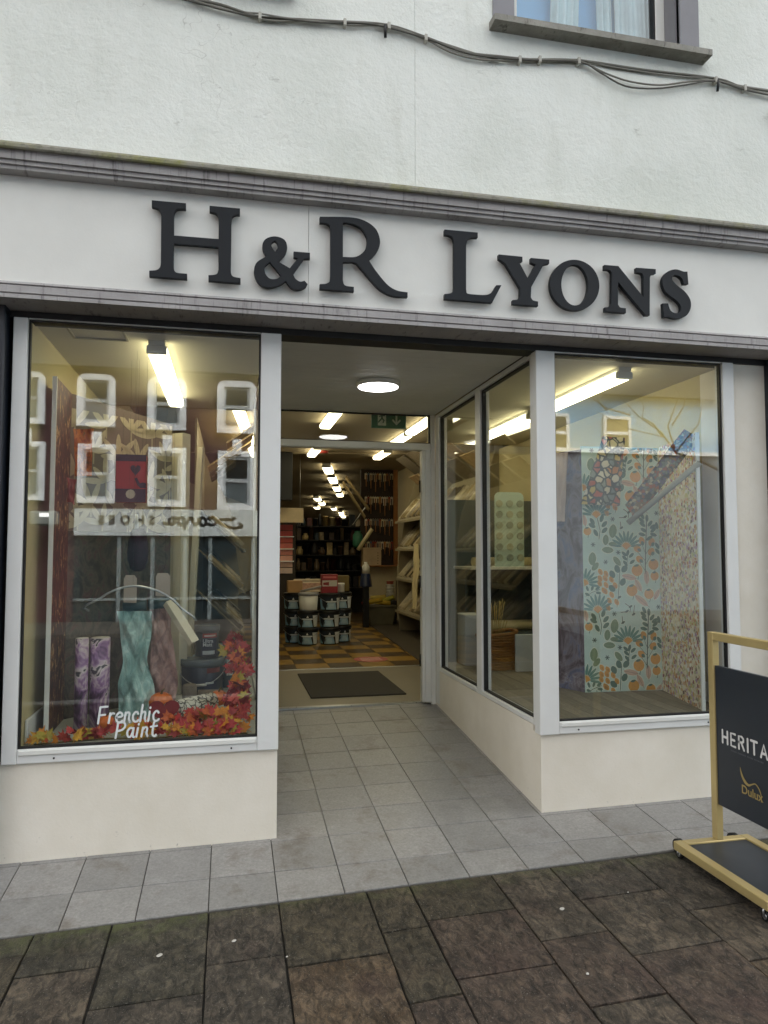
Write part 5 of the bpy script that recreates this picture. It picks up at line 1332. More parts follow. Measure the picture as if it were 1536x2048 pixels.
solo('roller_pole', MB().cyl((.93, 5.9, TZ1 + .02), (1.30, 5.98, TZ1 + .10), .016, n=10), mat('pole_grey', '#8d8a86', 0.4), 'grey extension pole lying slanted on the white paint tub', 'pole')
solo('carton', MB().cbox(.78, .98, 6.1, 6.3, TZ, TZ + .16, .004), mat('tan_card', '#b08a5c', 0.7), 'tan cardboard carton on the rear left tub column', 'box')
solo('paint_pot', MB().lathe([(.06, 0), (.062, .004), (.062, .10), (.066, .105), (.066, .125), (.05, .128)], (1.5, 6.12, TZ), 20), WHITE, 'small white pot on the rear right tub column', 'pot')
solo('tray_stack', MB().cbox(1.42, 1.66, 6.3, 6.42, TZ, TZ + .22, .006), mat('olive_card', '#6b5a2c', 0.6), 'olive brown box behind the small white pot', 'box')

# --- end wall facing the door: tool wall, box shelf, stack of pots, trough
ew = thing('tool_wall', 'brown pegboard wall hung with tools above a white panel at the end of the right rack', 'display wall', (2.62, 8.75, FZ))
def E_(u, v, y=8.75): return on_y(u, v, y)
ex0, ex1 = E_(733, 1100).x, E_(792, 1100).x
part('lower_panel', MB().box(ex0, ex1, 8.76, 8.82, FZ, 1.24), mat('panel_offwhite', '#b9ad8e', 0.7, 0.08, 4), ew)
part('pegboard', MB().box(ex0 - .1, ex1, 8.77, 8.82, 1.242, 2.97), mat('brown_pegboard', '#2b1d12', 0.7, 0.2, 10), ew)
part('post', MB().cbox(ex1 - .05, ex1 + .02, 8.68, 8.759, FZ + 1.0, 2.97, .004), mat('pine_post', '#8a5a2b', 0.6, 0.2, 9), ew)
part('shelf', MB().cbox(ex0 - .1, ex1 - .055, 8.5, 8.769, 1.243, 1.262, .003), mat('pine_post', '#8a5a2b'), ew)
TOOLC = ['#c9bb9d', '#a79c88', '#b87a44', '#77746c', '#d6cfbc', '#93352b', '#4d6178', '#d8cfa8']
rows = [(2.90, .36), (2.48, .34), (2.08, .34), (1.68, .34)]
for ri, (z, h) in enumerate(rows):
    for k in range(12):
        x = ex0 - .03 + (ex1 - ex0 - .03) * (k + .5) / 12
        hh = h * random.uniform(.6, 1.0); c = random.choice(TOOLC)
        tl = thing('hand_tool', '%s packaged tool from the left in the %s row of the brown pegboard' % (nth(('tool', ri)), ('top', 'second', 'third', 'bottom')[ri]), 'tool', (x, 8.75, z - hh), 'tools on the brown pegboard')
        part('card', MB().cbox(x - .025, x + .025, 8.745, 8.752, z - hh * .45, z, .002), mat('tool_card_%s' % c[1:], c, 0.5), tl)
        part('shaft', MB().cyl((x, 8.735, z - hh), (x, 8.742, z - .03), .009, .012, 8), mat('tool_dark', '#2f2a26', 0.5) if k % 2 else mat('tool_wood', '#94683c', 0.5), tl)
        part('hook', MB().cyl((x, 8.7, z + .01), (x, 8.771, z + .01), .003, n=6), STEEL, tl)
bxs = thing('card_box', 'pale cardboard box with printed dots on the shelf under the tools', 'box', (2.5, 8.55, 1.262))
q0, q1 = E_(727, 1137, 8.5), E_(763, 1107, 8.5)
part('body', MB().cbox(q0.x, q1.x, 8.52, 8.70, 1.2625, 1.262 + .27, .004), mat('pale_card', '#b39d7f', 0.7), bxs)
part('lid', MB().cbox(q0.x - .008, q1.x + .008, 8.512, 8.708, 1.5325, 1.575, .004), mat('pale_card', '#b39d7f'), bxs)
dt = MB()
for k in range(5): dt.cyl((q1.x - .06, 8.519, 1.30 + k * .045), (q1.x - .06, 8.5195, 1.30 + k * .045), .009, n=8)
part('printed_dot', dt, BLACK, bxs).__setitem__('kind', 'stuff')
tg = on_z(757, 1251, FZ)
tg.y = 8.25; tg.x = tg.x * 11.95 / (on_z(757, 1251, FZ).y + 3.7)
trg = thing('trough', 'olive plastic trough of yellow paint rollers in front of the white panel', 'trough', (tg.x + .05, tg.y + .1, FZ))
tx, ty = tg.x + .05, tg.y + .1
part('body', MB().prism([(-.19, 0), (.19, 0), (.25, .30), (-.25, .30)], lambda a, b, d: (tx + a, ty + d, FZ + .012 + b), -.13, .13), mat('olive_plastic', '#5b5642', 0.5), trg)
part('rim', MB().cbox(tx - .27, tx + .27, ty - .15, ty + .15, FZ + .305, FZ + .335, .006), mat('olive_plastic', '#5b5642'), trg)
for k, (dx, dz, c, a) in enumerate(((-.1, .06, '#b89a2f', .3), (.05, .05, '#c4a53a', -.2), (.12, .07, '#a8a23c', .5), (-.02, .12, '#c7b25a', .1), (-.16, .04, '#a34a52', .6))):
    solo('paint_roller', MB().cyl((tx + dx - .14, ty - .05 + k * .03, FZ + .34 + dz - a * .05), (tx + dx + .12, ty - .05 + k * .03, FZ + .34 + dz + a * .12), .04, n=10), mat('roller_%s' % c[1:], c, 0.8), ('leftmost golden', 'plain yellow', 'greenish yellow', 'pale yellow topmost', 'dusky pink')[k] + ' paint roller sleeve heaped in the olive trough', 'roller', 'rollers in the trough')
pst = E_(784, 1200, 8.62)
for k in range(6):
    r = .072 - k * .002; z = FZ + .40 + k * .055
    solo('paint_kettle', MB().lathe([(r * .9, 0), (r, .05), (r + .006, .052), (r + .006, .06), (r - .008, .061)], (pst.x - .04, 8.6, z), 18), mat('kettle_red', '#9c4a3a', 0.4) if k == 5 else WHITE, ('red paint kettle on top of the nested white kettles' if k == 5 else '%s white paint kettle from the bottom of the nested stack' % nth('ke')), 'paint kettle', 'nested paint kettles')
solo('stool', MB().cbox(pst.x - .14, pst.x + .06, 8.5, 8.7, FZ, FZ + .398, .01), mat('dark_stool', '#231f1a', 0.6), 'low dark block carrying the nested kettles', 'stool')
# navy dispenser on a post, left of the white panel
nd = E_(727, 1250, 8.2)
dsp = thing('dispenser', 'navy and white bottle dispenser on a dark stand beside the tub stack', 'dispenser', (nd.x, 8.0, FZ))
part('stand', MB().cbox(nd.x - .05, nd.x + .05, 7.96, 8.04, FZ, .92, .005), BLACK, dsp)
part('skirt', MB().lathe([(.11, 0), (.105, .02), (.08, .20), (.07, .22)], (nd.x, 8.0, .92), 6), mat('navy_plastic', '#1d2a4a', 0.4), dsp)
part('bottle', MB().lathe([(.065, 0), (.065, .11), (.05, .14), (.028, .16), (.028, .19)], (nd.x, 8.0, 1.141), 16), WHITE, dsp)

# --- left of the aisle: colour card stand, sign, counter, clutter
cs = thing('colour_card_stand', 'dark stand of red to pink colour cards at the left of the doorway', 'card stand', (.9, 7.5, FZ))
a0, a1 = on_y(545, 1130, 7.4), on_y(592, 1050, 7.4)
part('carcass', MB().cbox(a0.x, a1.x, 7.42, 7.7, FZ, a1.z + .1, .005), mat('dark_wood', '#2c241a', 0.6), cs)
for k in range(8):
    z1 = a1.z - k * .095
    part('colour_card', MB().prism([(0, z1 - .08), (0, z1), ], lambda a, b, d: (0, 0, 0), 0, 0) if False else MB().cbox(a0.x + .04, a1.x - .05, 7.405, 7.415, z1 - .085, z1, .002), mat('card_%d' % k, ('#8f2a22', '#a3382e', '#b04c41', '#b86054', '#c27a6c', '#c79283', '#cda99a', '#d1b9ab')[k], 0.5), cs)
for k in range(3): part('ledge', MB().cbox(a0.x + .02, a1.x - .03, 7.37, 7.4045, a1.z - .1 - .19 * k - .09, a1.z - .1 - .19 * k - .075, .002), WHITE, cs)
hs0, hs1 = on_y(548, 1045, 7.2), on_y(607, 1016, 7.2)
hsn = thing('header_sign', 'cream header board above the colour card stand', 'sign', (hs0.x, 7.2, hs0.z))
part('board', MB().cbox(hs0.x, hs1.x, 7.2, 7.24, hs0.z, hs1.z, .004), mat('cream_board', '#bcab8c', 0.6), hsn)
for x in (hs0.x + .05, hs1.x - .05): part('hanger', MB().cyl((x, 7.22, hs1.z), (x, 7.22, SC - .002), .004, n=6), STEEL, hsn)
solo('speaker', MB().cbox(hs0.x, hs0.x + .26, 7.0, 7.2, hs1.z + .1, SC - .002, .01), BLACK, 'black box hung from the ceiling above the cream header board', 'speaker')
ct = thing('shop_counter', 'dark shop counter across the back of the aisle', 'counter', (2.2, 11.5, FZ))
part('front', MB().cbox(.9, 3.4, 11.3, 11.35, FZ, 1.2, .006), mat('dark_wood', '#2c241a'), ct); part('top', MB().cbox(.86, 3.44, 11.25, 11.9, 1.2005, 1.24, .006), mat('counter_top', '#5a4630', 0.4), ct)
CL = ['#1a1714', '#2a2522', '#3f2f20', '#5d4a35', '#70604a', '#14171c', '#8a7a5e', '#27343a', '#4a2320', '#b09a6a']
NM = [('cardboard carton', 'box'), ('stock bag', 'bag'), ('paint can', 'can')]
rear_shelf = thing('rear_shelving', 'dark rear shelving crowded with small stock behind the tub stack', 'shelf', (2.4, 11.0, FZ))
rx0, rx1 = on_y(592, 1100, 10.6).x, on_y(735, 1100, 10.6).x
part('back_panel', MB().box(rx0, rx1, 10.98, 11.0, FZ, 2.05), mat('shelf_black', '#14110e', 0.7), rear_shelf)
zz = (.75, 1.1, 1.42, 1.72, 2.0)
for z in zz: part('shelf', MB().cbox(rx0, rx1, 10.62, 10.979, z, z + .02, .002), mat('shelf_black', '#14110e'), rear_shelf)
k = 0
for zi, z in enumerate(zz):
    x = rx0 + .02
    while x < rx1 - .12:
        w = random.uniform(.06, .14); h = random.uniform(.12, .27) if zi < 4 else random.uniform(.12, .3); c = random.choice(CL + (['#c2b48e', '#a79a48', '#9d8f7a'] if zi == 4 else []))
        kind = random.randrange(3); y = 10.68 + random.uniform(0, .08)
        lab = '%s item from the left on the %s rear shelf, a small %s' % (nth(('st', zi)), ('lowest', 'second', 'middle', 'fourth', 'top')[zi], NM[kind][0])
        mt = mat('stock_%s' % c[1:], c, 0.5, 0.3, 30)
        if kind == 0:
            m = MB().cbox(x, x + w, y, y + .14, z + .021, z + .02 + h, .004)
        elif kind == 1:
            m = MB().lathe([(w * .42, 0), (w * .5, h * .2), (w * .48, h * .6), (w * .25, h * .85), (w * .3, h)], (x + w / 2, y + w / 2, z + .021), 12)
        else:
            m = MB().lathe([(w * .46, 0), (w * .46, h * .9), (w * .5, h * .9), (w * .5, h), (w * .4, h + .004)], (x + w / 2, y + w / 2, z + .021), 14)
        solo(NM[kind][0].replace(' ', '_'), m, mt, lab, NM[kind][1], 'stock on the rear shelves'); x += w + random.uniform(.01, .03); k += 1
# slanted boards leaning by the tool wall, green bag, rolled paper
solo('leaning_board', MB().obox(on_y(706, 1050, 8.6), on_y(735, 1010, 8.5), .02, .10, (0, -1, 0)), mat('grey_board', '#4b4a3c', 0.5), 'dark green framed board tilted above the aisle near the tool wall', 'board')
for k, (p, q) in enumerate((((692, 955), (738, 1020)), ((686, 965), (730, 1035)))):
    solo('sample_rail', MB().obox(on_y(*p, 8.7), on_y(*q, 8.4), .02, .09, (0, -1, .3)), mat('tan_rail', '#8d7a55', 0.5, 0.2, 12), ('upper' if k == 0 else 'lower') + ' slanting tan sample rail hanging left of the tools', 'sample rail')
gb = on_y(715, 1078, 8.7)
solo('carrier_bag', MB().lathe([(.07, 0), (.09, .05), (.085, .22), (.05, .27), (.06, .29)], (gb.x, 8.68, gb.z - .15), 14), mat('green_bag', '#2f6b52', 0.5, 0.2, 12), 'green bag hanging left of the tool wall', 'bag')
solo('wallpaper_roll', MB().cyl(on_y(716, 1100, 8.45), on_y(744, 1058, 8.45), .035, n=12), mat('cream_roll', '#c9bd96'), 'cream roll leaning diagonally in front of the green bag', 'wallpaper roll')
smk = on_z(648, 903, SC - .01)
solo('smoke_alarm', MB().lathe([(.06, 0), (.065, .01), (.07, .034)], (smk.x, smk.y, SC - .035), 20), mat('alarm_red', '#9a2a20', 0.5), 'small red ceiling sounder beside the door head strip light', 'alarm')

# ================================================================== LEFT WINDOW: autumn display
A0, A1 = Vector((-0.892, .25)), Vector((-0.902, .65))
e_ = on_y(345, 850, 1.15); A2 = Vector((e_.x, e_.y))
ztA, ztB = on_y(103, 755, .27).z, e_.z
DARKFL = m_pattern('dark_autumn_floral', [(0.3, '#15100e'), (0.42, '#2c1c1a'), (0.49, '#571f1c'), (0.53, '#241c26'), (0.58, '#8a5a30'), (0.63, '#c9a878'), (0.68, '#3a2420'), (0.8, '#1c1512')], 15, (1, 1, .55), 0.55, 1.6, 8)
DARKFL2 = m_pattern('dark_moss_floral', [(0.3, '#26241d'), (0.45, '#423d33'), (0.55, '#5b5344'), (0.62, '#563a38'), (0.72, '#6f6654')], 8, (1, 1, .7), 0.55, 2.2, 8)
TAUPE = mat('taupe_leaf_paper', '#6d6053', 0.6, 0.06, 8)
ls = thing('folding_screen', 'dark floral folding screen with taupe leaf top in the autumn window', 'screen', (-.8, .7, DZ))
def pane_prism(a, b, z0, z1, zb1=None, th=.016):
    d = (b - a).normalized(); nn = Vector((-d.y, d.x))
    if nn.y < 0: nn = -nn
    zb1 = z1 if zb1 is None else zb1
    V = [(a.x, a.y, z0), (b.x, b.y, z0), (b.x + nn.x * th, b.y + nn.y * th, z0), (a.x + nn.x * th, a.y + nn.y * th, z0), (a.x, a.y, z1), (b.x, b.y, zb1), (b.x + nn.x * th, b.y + nn.y * th, zb1), (a.x + nn.x * th, a.y + nn.y * th, z1)]
    return MB().add(V, [(3, 2, 1, 0), (4, 5, 6, 7), (0, 1, 5, 4), (1, 2, 6, 5), (2, 3, 7, 6), (3, 0, 4, 7)])
mbA = MB().prism([(A0.x, A0.y), (A1.x, A1.y), (A1.x - .016, A1.y), (A0.x - .016, A0.y)], lambda p, q, z: (p, q, z), DZ, ztA)
part('panel', mbA, DARKFL, ls)
part('edge_strip', MB().box(A0.x - .018, A0.x + .004, A0.y - .012, A0.y - .001, DZ, ztA), WHITE, ls)
zs = 1.62
part('panel', pane_prism(A1, A2, DZ, zs), DARKFL2, ls)
pt_ = part('panel', pane_prism(A1, A2, zs + .001, ztA, ztB), TAUPE, ls)
wB = (A2 - A1).length
PB = Print(1.0, 0.0, (0.003, wB - .003, 0.003, ztB - zs - .01))
def fan_leaf(cx, cy, s, a0, a1, n):
    for k in range(n):
        a = R(a0 + (a1 - a0) * k / (n - 1)); L = s * (1 - .25 * abs(k / (n - 1) - .5))
        pts = []
        for j in range(9):
            t = j / 8; w = .16 * s * math.sin(math.pi * t) ** .7; pts.append((t, w))
        up_ = [(cx + math.cos(a) * L * t - math.sin(a) * w, cy - math.sin(a) * L * t - math.cos(a) * w) for t, w in pts]; dn = [(cx + math.cos(a) * L * t + math.sin(a) * w, cy - math.sin(a) * L * t + math.cos(a) * w) for t, w in reversed(pts)]
        PB.poly(up_ + dn, '#6b5d50', 1)
_r = random.Random(5)
for k in range(26):
    cx, cz = .05 + (k % 5) * .17 + (.08 if (k // 5) % 2 else 0) + _r.uniform(-.03, .03), .02 + (k // 5) * .15 + _r.uniform(-.03, .03)
    a_ = _r.uniform(-50, 50)
    for q in range(4):
        an = 25 + a_ + 130 * q / 3; L = _r.uniform(.06, .085)
        PB.oval(cx + math.cos(R(an)) * L, -cz - math.sin(R(an)) * L, L, .019, -an, '#b9ac8c', 1, 1.25, 0, 12)
    PB.line([(cx, -cz + .07), (cx, -cz)], .010, '#a99c7d', 2, 0)
PB.mb.xform(frame_M((A1.x + .0006 * (A2 - A1).y / wB, A1.y - .0006, zs + .001), ((A2 - A1).x, (A2 - A1).y, 0), (0, 0, 1)))
part('printed_leaves', PB.mb, PRINT, pt_)
# hanging paper strips on the dark leaf
ORG_P = m_pattern('rust_leaf_paper', [(0.3, '#5a3a12'), (0.45, '#a04a18'), (0.55, '#c26a22'), (0.65, '#6b5a1c'), (0.75, '#b53a26')], 14, (1, 1, 1), 0.55, 1.8)
drape('paper_sample', (on_y(146, 858, .55), on_y(187, 858, .60), on_y(184, 952, .60), on_y(150, 952, .55)), 0, ORG_P, 'rust and olive paper strip pinned at the fold of the dark floral screen', 'wallpaper', amp=.014)
drape('paper_sample', (on_y(132, 955, .5), on_y(152, 960, .55), on_y(150, 1010, .55), on_y(136, 1002, .5)), 0, m_pattern('red_leaf_paper', [(0.35, '#5e1a18'), (0.6, '#93322a'), (0.75, '#b0553a')], 14), 'small red paper strip pinned to the dark floral screen', 'wallpaper', amp=.012)
# red and navy carton with heart
pc0, pc1 = on_y(230, 1004, .80), on_y(293, 910, .80)
crt = thing('carton', 'red and navy carton with a dark heart hanging in the autumn window', 'carton', (pc0.x, .8, pc0.z))
part('body', MB().cbox(pc0.x, pc1.x, .80, .86, pc0.z, pc1.z, .003), mat('carton_red', '#a02a35', 0.5, 0.08, 6), crt)
W_, H_ = pc1.x - pc0.x, pc1.z - pc0.z; cp_ = MB(); NVY = '#1c2440'
cp_.face([(0, H_ * .86, 0), (W_, H_ * .86, 0), (W_, H_, 0), (0, H_, 0)], NVY); cp_.face([(0, 0, 0), (W_, 0, 0), (W_, H_ * .28, 0), (0, H_ * .28, 0)], NVY)
hp = [(.5 + .5 * (16 * math.sin(t) ** 3) / 17, .5 + .5 * (13 * math.cos(t) - 5 * math.cos(2 * t) - 2 * math.cos(3 * t) - math.cos(4 * t)) / 17) for t in [k * 2 * math.pi / 24 for k in range(24)]]
cp_.face([(W_ * (.47 + .36 * a), H_ * (.55 + .27 * b), .0004) for a, b in hp], NVY)
cp_.face([(W_ * a_, H_ * b_, .0004) for a_, b_ in ((.62, .50), (.72, .36), (.82, .30), (1.0, .30), (1.0, .40), (.9, .42), (.8, .40), (.70, .52))], NVY)
cp_.face([(W_ * .5 + .028 * math.cos(k * .524), H_ * .17 + .028 * math.sin(k * .524), .0004) for k in range(12)], '#c9c3ad')
part('print', cp_.xform(frame_M((pc0.x, .7985, pc0.z), (1, 0, 0), (0, 0, 1))), PRINT, crt)
for x in (pc0.x + .03, pc1.x - .03): part('cord', MB().cyl((x, .861, pc1.z), (x, .861, 2.35), .0006, n=4), BLACK, crt)
# plum brush hanging
pb = on_y(276, 1100, .70)
br_ = thing('hanging_brush', 'dark plum bristle head hanging above the mint paper', 'brush', (pb.x, .7, pb.z))
part('bristles', MB().lathe([(.02, -.125), (.04, -.11), (.056, -.06), (.06, -.01), (.052, .05), (.045, .10), (.03, .125)], (pb.x, .7, pb.z), 22, wob=lambda a, z: 1 + .05 * math.sin(11 * a + z * 40)), mat('plum_bristle', '#2b0f22', 0.85, 0.4, 60, 0.6, 200), br_)
part('handle', MB().cyl((pb.x - .01, .7, pb.z + .12), (pb.x - .012, .7, pb.z + .21), .012, .009), WHITE, br_); part('cord', MB().cyl((pb.x - .012, .7, pb.z + .2), (pb.x - .012, .7, 2.6425), .0006, n=4), BLACK, br_)
# rollers with hanging papers and tags
ROLLH = mat('slate_roller', '#3f5257', 0.5, 0.12, 9)
def hang(u0, u1, v, y, label):
    a, b = on_y(u0, v, y), on_y(u1, v, y)
    t = thing('paint_roller', label, 'roller', (a.x, y, a.z))
    part('sleeve', MB().cyl(a, Vector((b.x, b.y, a.z)), .032, n=18), ROLLH, t)
    for q in (.15, .85):
        x = a.x + (b.x - a.x) * q; part('cord', MB().cyl((x, y, a.z + .03), (x, y, 2.6425), .0006, n=4), BLACK, t)
hang(247, 293, 1212, .72, 'slate roller carrying the mint crumpled paper'); hang(297, 352, 1208, .78, 'slate roller carrying the mauve crumpled paper')
def crumple(name, corners, m, label, seed, wv):
    rn = random.Random(seed); TL, TR_, BR, BL = [Vector(p) for p in corners]
    ph = [rn.uniform(0, 6.28) for _ in range(8)]
    def f(u, v, off=0):
        w = 1 + .17 * math.sin(v * 7.5 + ph[0]) + .05 * math.sin(v * 15 + ph[1])
        uu = .5 + (u - .5) * w
        p = TL.lerp(TR_, uu).lerp(BL.lerp(BR, uu), v)
        d = 0.0
        for (fu, fv, am, q) in ((2.1, 3.3, 1.0, 2), (-1.7, 4.1, .8, 3), (3.9, 6.1, .5, 4), (-4.7, 5.3, .45, 5), (8.3, 9.1, .2, 6)):
            t = (u * fu + v * fv + ph[q]) % 2.0; d += wv * am * (abs(t - 1.0) - .5)
        return p + Vector((0, -d - off, 0))
    mb = MB().grid(lambda u, v: f(u, v), 22, 44, smooth=False); mb.grid(lambda u, v: f(u, v, -.0015), 22, 44, smooth=False)
    solo(name, mb, m, label, 'paper')
MINTC = m_pattern('mint_marbled', [(0.3, '#6d918b'), (0.5, '#9cc2ba'), (0.65, '#c3ddd5'), (0.8, '#84a8a0')], 14, (1, 1, .35), 0.5, 1.0)
MAUVC = m_pattern('mauve_marbled', [(0.3, '#6b504c'), (0.5, '#9b7a72'), (0.65, '#b5958a'), (0.8, '#80625c')], 16, (1, 1, .6), 0.5, 1.2)
crumple('crumpled_paper', (on_y(240, 1222, .69), on_y(300, 1222, .69), on_y(304, 1432, .62), on_y(240, 1432, .62)), MINTC, 'mint marbled crumpled paper hanging in the autumn window', 3, .035)
crumple('crumpled_paper', (on_y(300, 1218, .76), on_y(344, 1216, .76), on_y(354, 1412, .70), on_y(304, 1412, .70)), MAUVC, 'mauve crumpled paper hanging beside the mint paper', 9, .02)
for k, (u0, u1, v0, v1, rz) in enumerate(((247, 274, 1150, 1205, .05), (311, 341, 1146, 1192, -.08))):
    a, b = on_y(u0, v1, .64), on_y(u1, v0, .64)
    t = thing('swing_tag', ('pale tag hanging in front of the roller with mint paper', 'pale tag hanging in front of the roller with mauve paper')[k], 'tag', (a.x, .64, a.z))
    part('card', MB().prism([(a.x, a.z), (b.x, a.z - .004), (b.x, b.z - .02), (b.x - .015, b.z), (a.x + .01, b.z), (a.x, b.z - .02)], lambda p, q, d: (p, d, q), .64, .642), mat('kraft_tag', '#b3a595', 0.7, 0.06, 10), t)
    part('cord', MB().tube([((a.x + b.x) / 2, .641, b.z), ((a.x + b.x) / 2 + .01, .66, b.z + .06), ((a.x + b.x) / 2, .70, 2.6425)], .0007, 4), BLACK, t)
hp_ = [on_y(u, v, .50) for u, v in outline([(178, 1222, 1), (200, 1197, 1), (230, 1180, 1), (266, 1172, 1), (305, 1178, 1), (338, 1194, 1), (362, 1216, 1), (382, 1245, 1)], 4, False)]
hoop = thing('wire_hoop', 'thin silver hoop arching over the hanging papers', 'hoop', hp_[len(hp_) // 2])
part('arc', MB().tube(hp_, .0065, 8), STEEL, hoop); part('cord', MB().cyl(hp_[12], (hp_[12].x, hp_[12].y, 2.6425), .0006, n=4), BLACK, hoop)
# coving and upright mouldings
cvp = [(0, 0), (.10, 0), (.10, .014), (.085, .02), (.05, .035), (.025, .06), (.016, .085), (.014, .10), (0, .10)]
def moulding(p0, p1, sc, label, roll=0.0):
    p0, p1 = Vector(p0), Vector(p1); d = (p1 - p0).normalized(); s = d.cross(Vector((0, 1, 0))).normalized(); u = s.cross(d)
    s, u = s * math.cos(roll) + u * math.sin(roll), u * math.cos(roll) - s * math.sin(roll)
    n = len(cvp); V = [p + s * ((a - .05) * sc) + u * ((b - .05) * sc) for p in (p0, p1) for a, b in cvp]
    solo('coving_length', MB().add(V, [tuple(range(n)), tuple(reversed(range(n, 2 * n)))] + [(k, n + k, n + (k + 1) % n, (k + 1) % n) for k in range(n)]), mat('cream_coving', '#d4ccb2', 0.6, 0.05, 5), label, 'moulding')
def stand(u, v, y, dx=0.0): p = on_y(u, v, y); return (p.x + dx, y, DZ + .001), (p.x, y, p.z)
q0, q1 = stand(363, 868, 1.30); moulding(q0, q1, .85, 'wide cream moulding length standing upright in the autumn window', .6)
q0, q1 = stand(402, 895, 1.42, -.07); moulding(q0, q1, .38, 'thin cream moulding length standing beside the wide one', .3)
moulding(on_y(388, 1286, .55), on_y(336, 1204, .62), .48, 'short cream coving piece tilted towards the dark paint tin', .9)
# floor items
PURP = m_pattern('purple_rose_paper', [(0.3, '#2b2432'), (0.40, '#5d3f63'), (0.47, '#8f6a95'), (0.53, '#b9a3b0'), (0.57, '#cdbfbd'), (0.60, '#2f2a36'), (0.72, '#4b3350'), (0.8, '#b39a80')], 9, (1, 1, .8), 0.45, .8, 3)
for k, (u0, u1, vt, y, lab) in enumerate(((151, 178, 1277, .40, 'slim purple rose wallpaper roll standing upright'), (181, 221, 1276, .45, 'wide purple rose wallpaper roll standing upright'))):
    a, b = on_y(u0, vt, y), on_y(u1, vt, y); r = (b.x - a.x) / 2; cx = (a.x + b.x) / 2
    t = thing('wallpaper_roll', lab, 'wallpaper roll', (cx, y, DZ))
    part('paper', MB().cyl((cx, y, DZ + .001), (cx, y, a.z), r, n=28), PURP, t)
    part('core', MB().lathe([(r * .93, 0), (r * .95, .003), (r * .6, .003)], (cx, y, a.z), 24), mat('paper_core', '#cfc6b5', 0.8), t)
def tin(cx, cy, z, r, h, lab, body, lidc, label_cols, lid=True, handle=True):
    t = thing('paint_tin', lab, 'paint tin', (cx, cy, z))
    part('body', MB().lathe([(r * .94, 0), (r * .96, .004), (r, h * .93)], (cx, cy, z), 30), body, t)
    part('lid', MB().lathe([(r + .002, h * .80), (r + .006, h * .82), (r + .007, h), (r - .006, h + .004), (r - .012, h - .004)], (cx, cy, z), 30), lidc, t)
    lb = MB()
    for (z0, z1, a0, a1, c, off) in label_cols: cyl_patch(lb, r * .96, r, h, z0 * h, z1 * h, a0, a1, a0, a1, c, 8, off)
    lb.v = [(x + cx, y + cy, zz_ + z) for x, y, zz_ in lb.v]
    part('label_print', lb, PRINT, t)
    if handle: part('handle', MB().tube([(cx + (r + .01) * math.sin(a), cy - (r + .01) * math.cos(a), z + h * .72 - h * .42 * max(0, math.cos(a)) ** 1.5) for a in [-1.55 + 3.1 * k / 16 for k in range(17)]], .003, 6), STEEL, t); part('grip', MB().cyl((cx - .035, cy - r - .013, z + h * .30), (cx + .035, cy - r - .013, z + h * .31), .008, n=8), WHITE, t)
    return t
GREYP = mat('tin_slate', '#39434a', 0.35, 0.08, 6); NAVP = mat('tin_navy', '#1f2c40', 0.35, 0.08, 6); LIDG = mat('lid_slate', '#55626a', 0.4, 0.08, 6)
bp = on_z(402, 1390, DZ); bp.y += .13; 
tin(bp.x, bp.y, DZ + .001, .145, .225, 'large navy paint bucket with grey lid under the small tin', NAVP, LIDG, [(.62, .76, .25, .95, '#7c3a3a', .001), (.10, .40, .15, .75, '#26304a', .001), (.3, .36, .2, .6, '#c9d0d4', .0018)])
tt = tin(bp.x + .03, bp.y, DZ + .238, .078, .205, 'small slate paint tin standing on the navy bucket', GREYP, GREYP, [(.05, .58, -.45, .95, '#1c2740', .001), (.62, .76, -.35, .95, '#a33a38', .001), (.66, .71, -.2, .8, '#d9c9c4', .0018), (.08, .20, -.35, .75, '#c3ccd0', .0018)], handle=False)
for row, zz_ in (('Ultra', .465), ('Matt', .345)):
    tm = text_mb(row, .034, .0003, .0006); mm = []
    for (x, y, z) in tm.v:
        a = (x - .028) / .08 + .02; rr = .0805 + z; mm.append((bp.x + .03 + rr * math.sin(a), bp.y - rr * math.cos(a), DZ + .238 + zz_ * .205 + y))
    tm.v = mm; tm.c = ['#d8dcdf'] * len(tm.f)
    part('lettering', tm, PRINT, tt)
b2 = on_y(450, 1340, 1.52)
tin(b2.x, 1.52, DZ + .001, .115, on_y(450, 1291, 1.52).z - DZ, 'teal paint bucket with grey lid behind the autumn leaves', mat('tin_teal', '#23424a', 0.35), LIDG, [(.3, .7, .1, .5, '#c3c8c4', .001)], handle=False)
rsz = on_z(378, 1411, DZ); solo('roller_sleeve', MB().lathe([(.040, 0), (.044, .004), (.044, .112), (.036, .12), (.02, .118)], (rsz.x, rsz.y + .04, DZ + .001), 22), mat('fawn_fleece', '#7d7365', 0.95, 0.15, 60, 0.5, 250), 'fawn roller sleeve standing before the navy bucket', 'roller sleeve')
solo('roller_sleeve', MB().cyl((rsz.x + .05, rsz.y + .08, DZ + .04), (rsz.x + .2, rsz.y + .06, DZ + .04), .038, n=20), mat('fawn_fleece', '#7d7365'), 'fawn roller sleeve lying behind the white patterned roll', 'roller sleeve')
r0, r1 = on_z(335, 1448, DZ), on_z(424, 1425, DZ)
LINEP = m_cells('ink_line_paper', ['#d5d2c2', '#dcd9cb', '#cfcbb9'], 26, '#4d4c44', .06, 0.6, 1.4)
lr = thing('wallpaper_roll', 'white ink-patterned wallpaper roll lying among the leaves', 'wallpaper roll', (r0.x, r0.y, DZ))
part('paper', MB().cyl((r0.x, r0.y + .05, DZ + .056), (r1.x, r1.y + .05, DZ + .056), .052, n=24), LINEP, lr); part('core', MB().cyl((r0.x - .001, r0.y + .05, DZ + .056), (r0.x - .003, r0.y + .05, DZ + .056), .02, n=14), mat('paper_core', '#cfc6b5'), lr)
hc = on_y(328, 1421, .42)
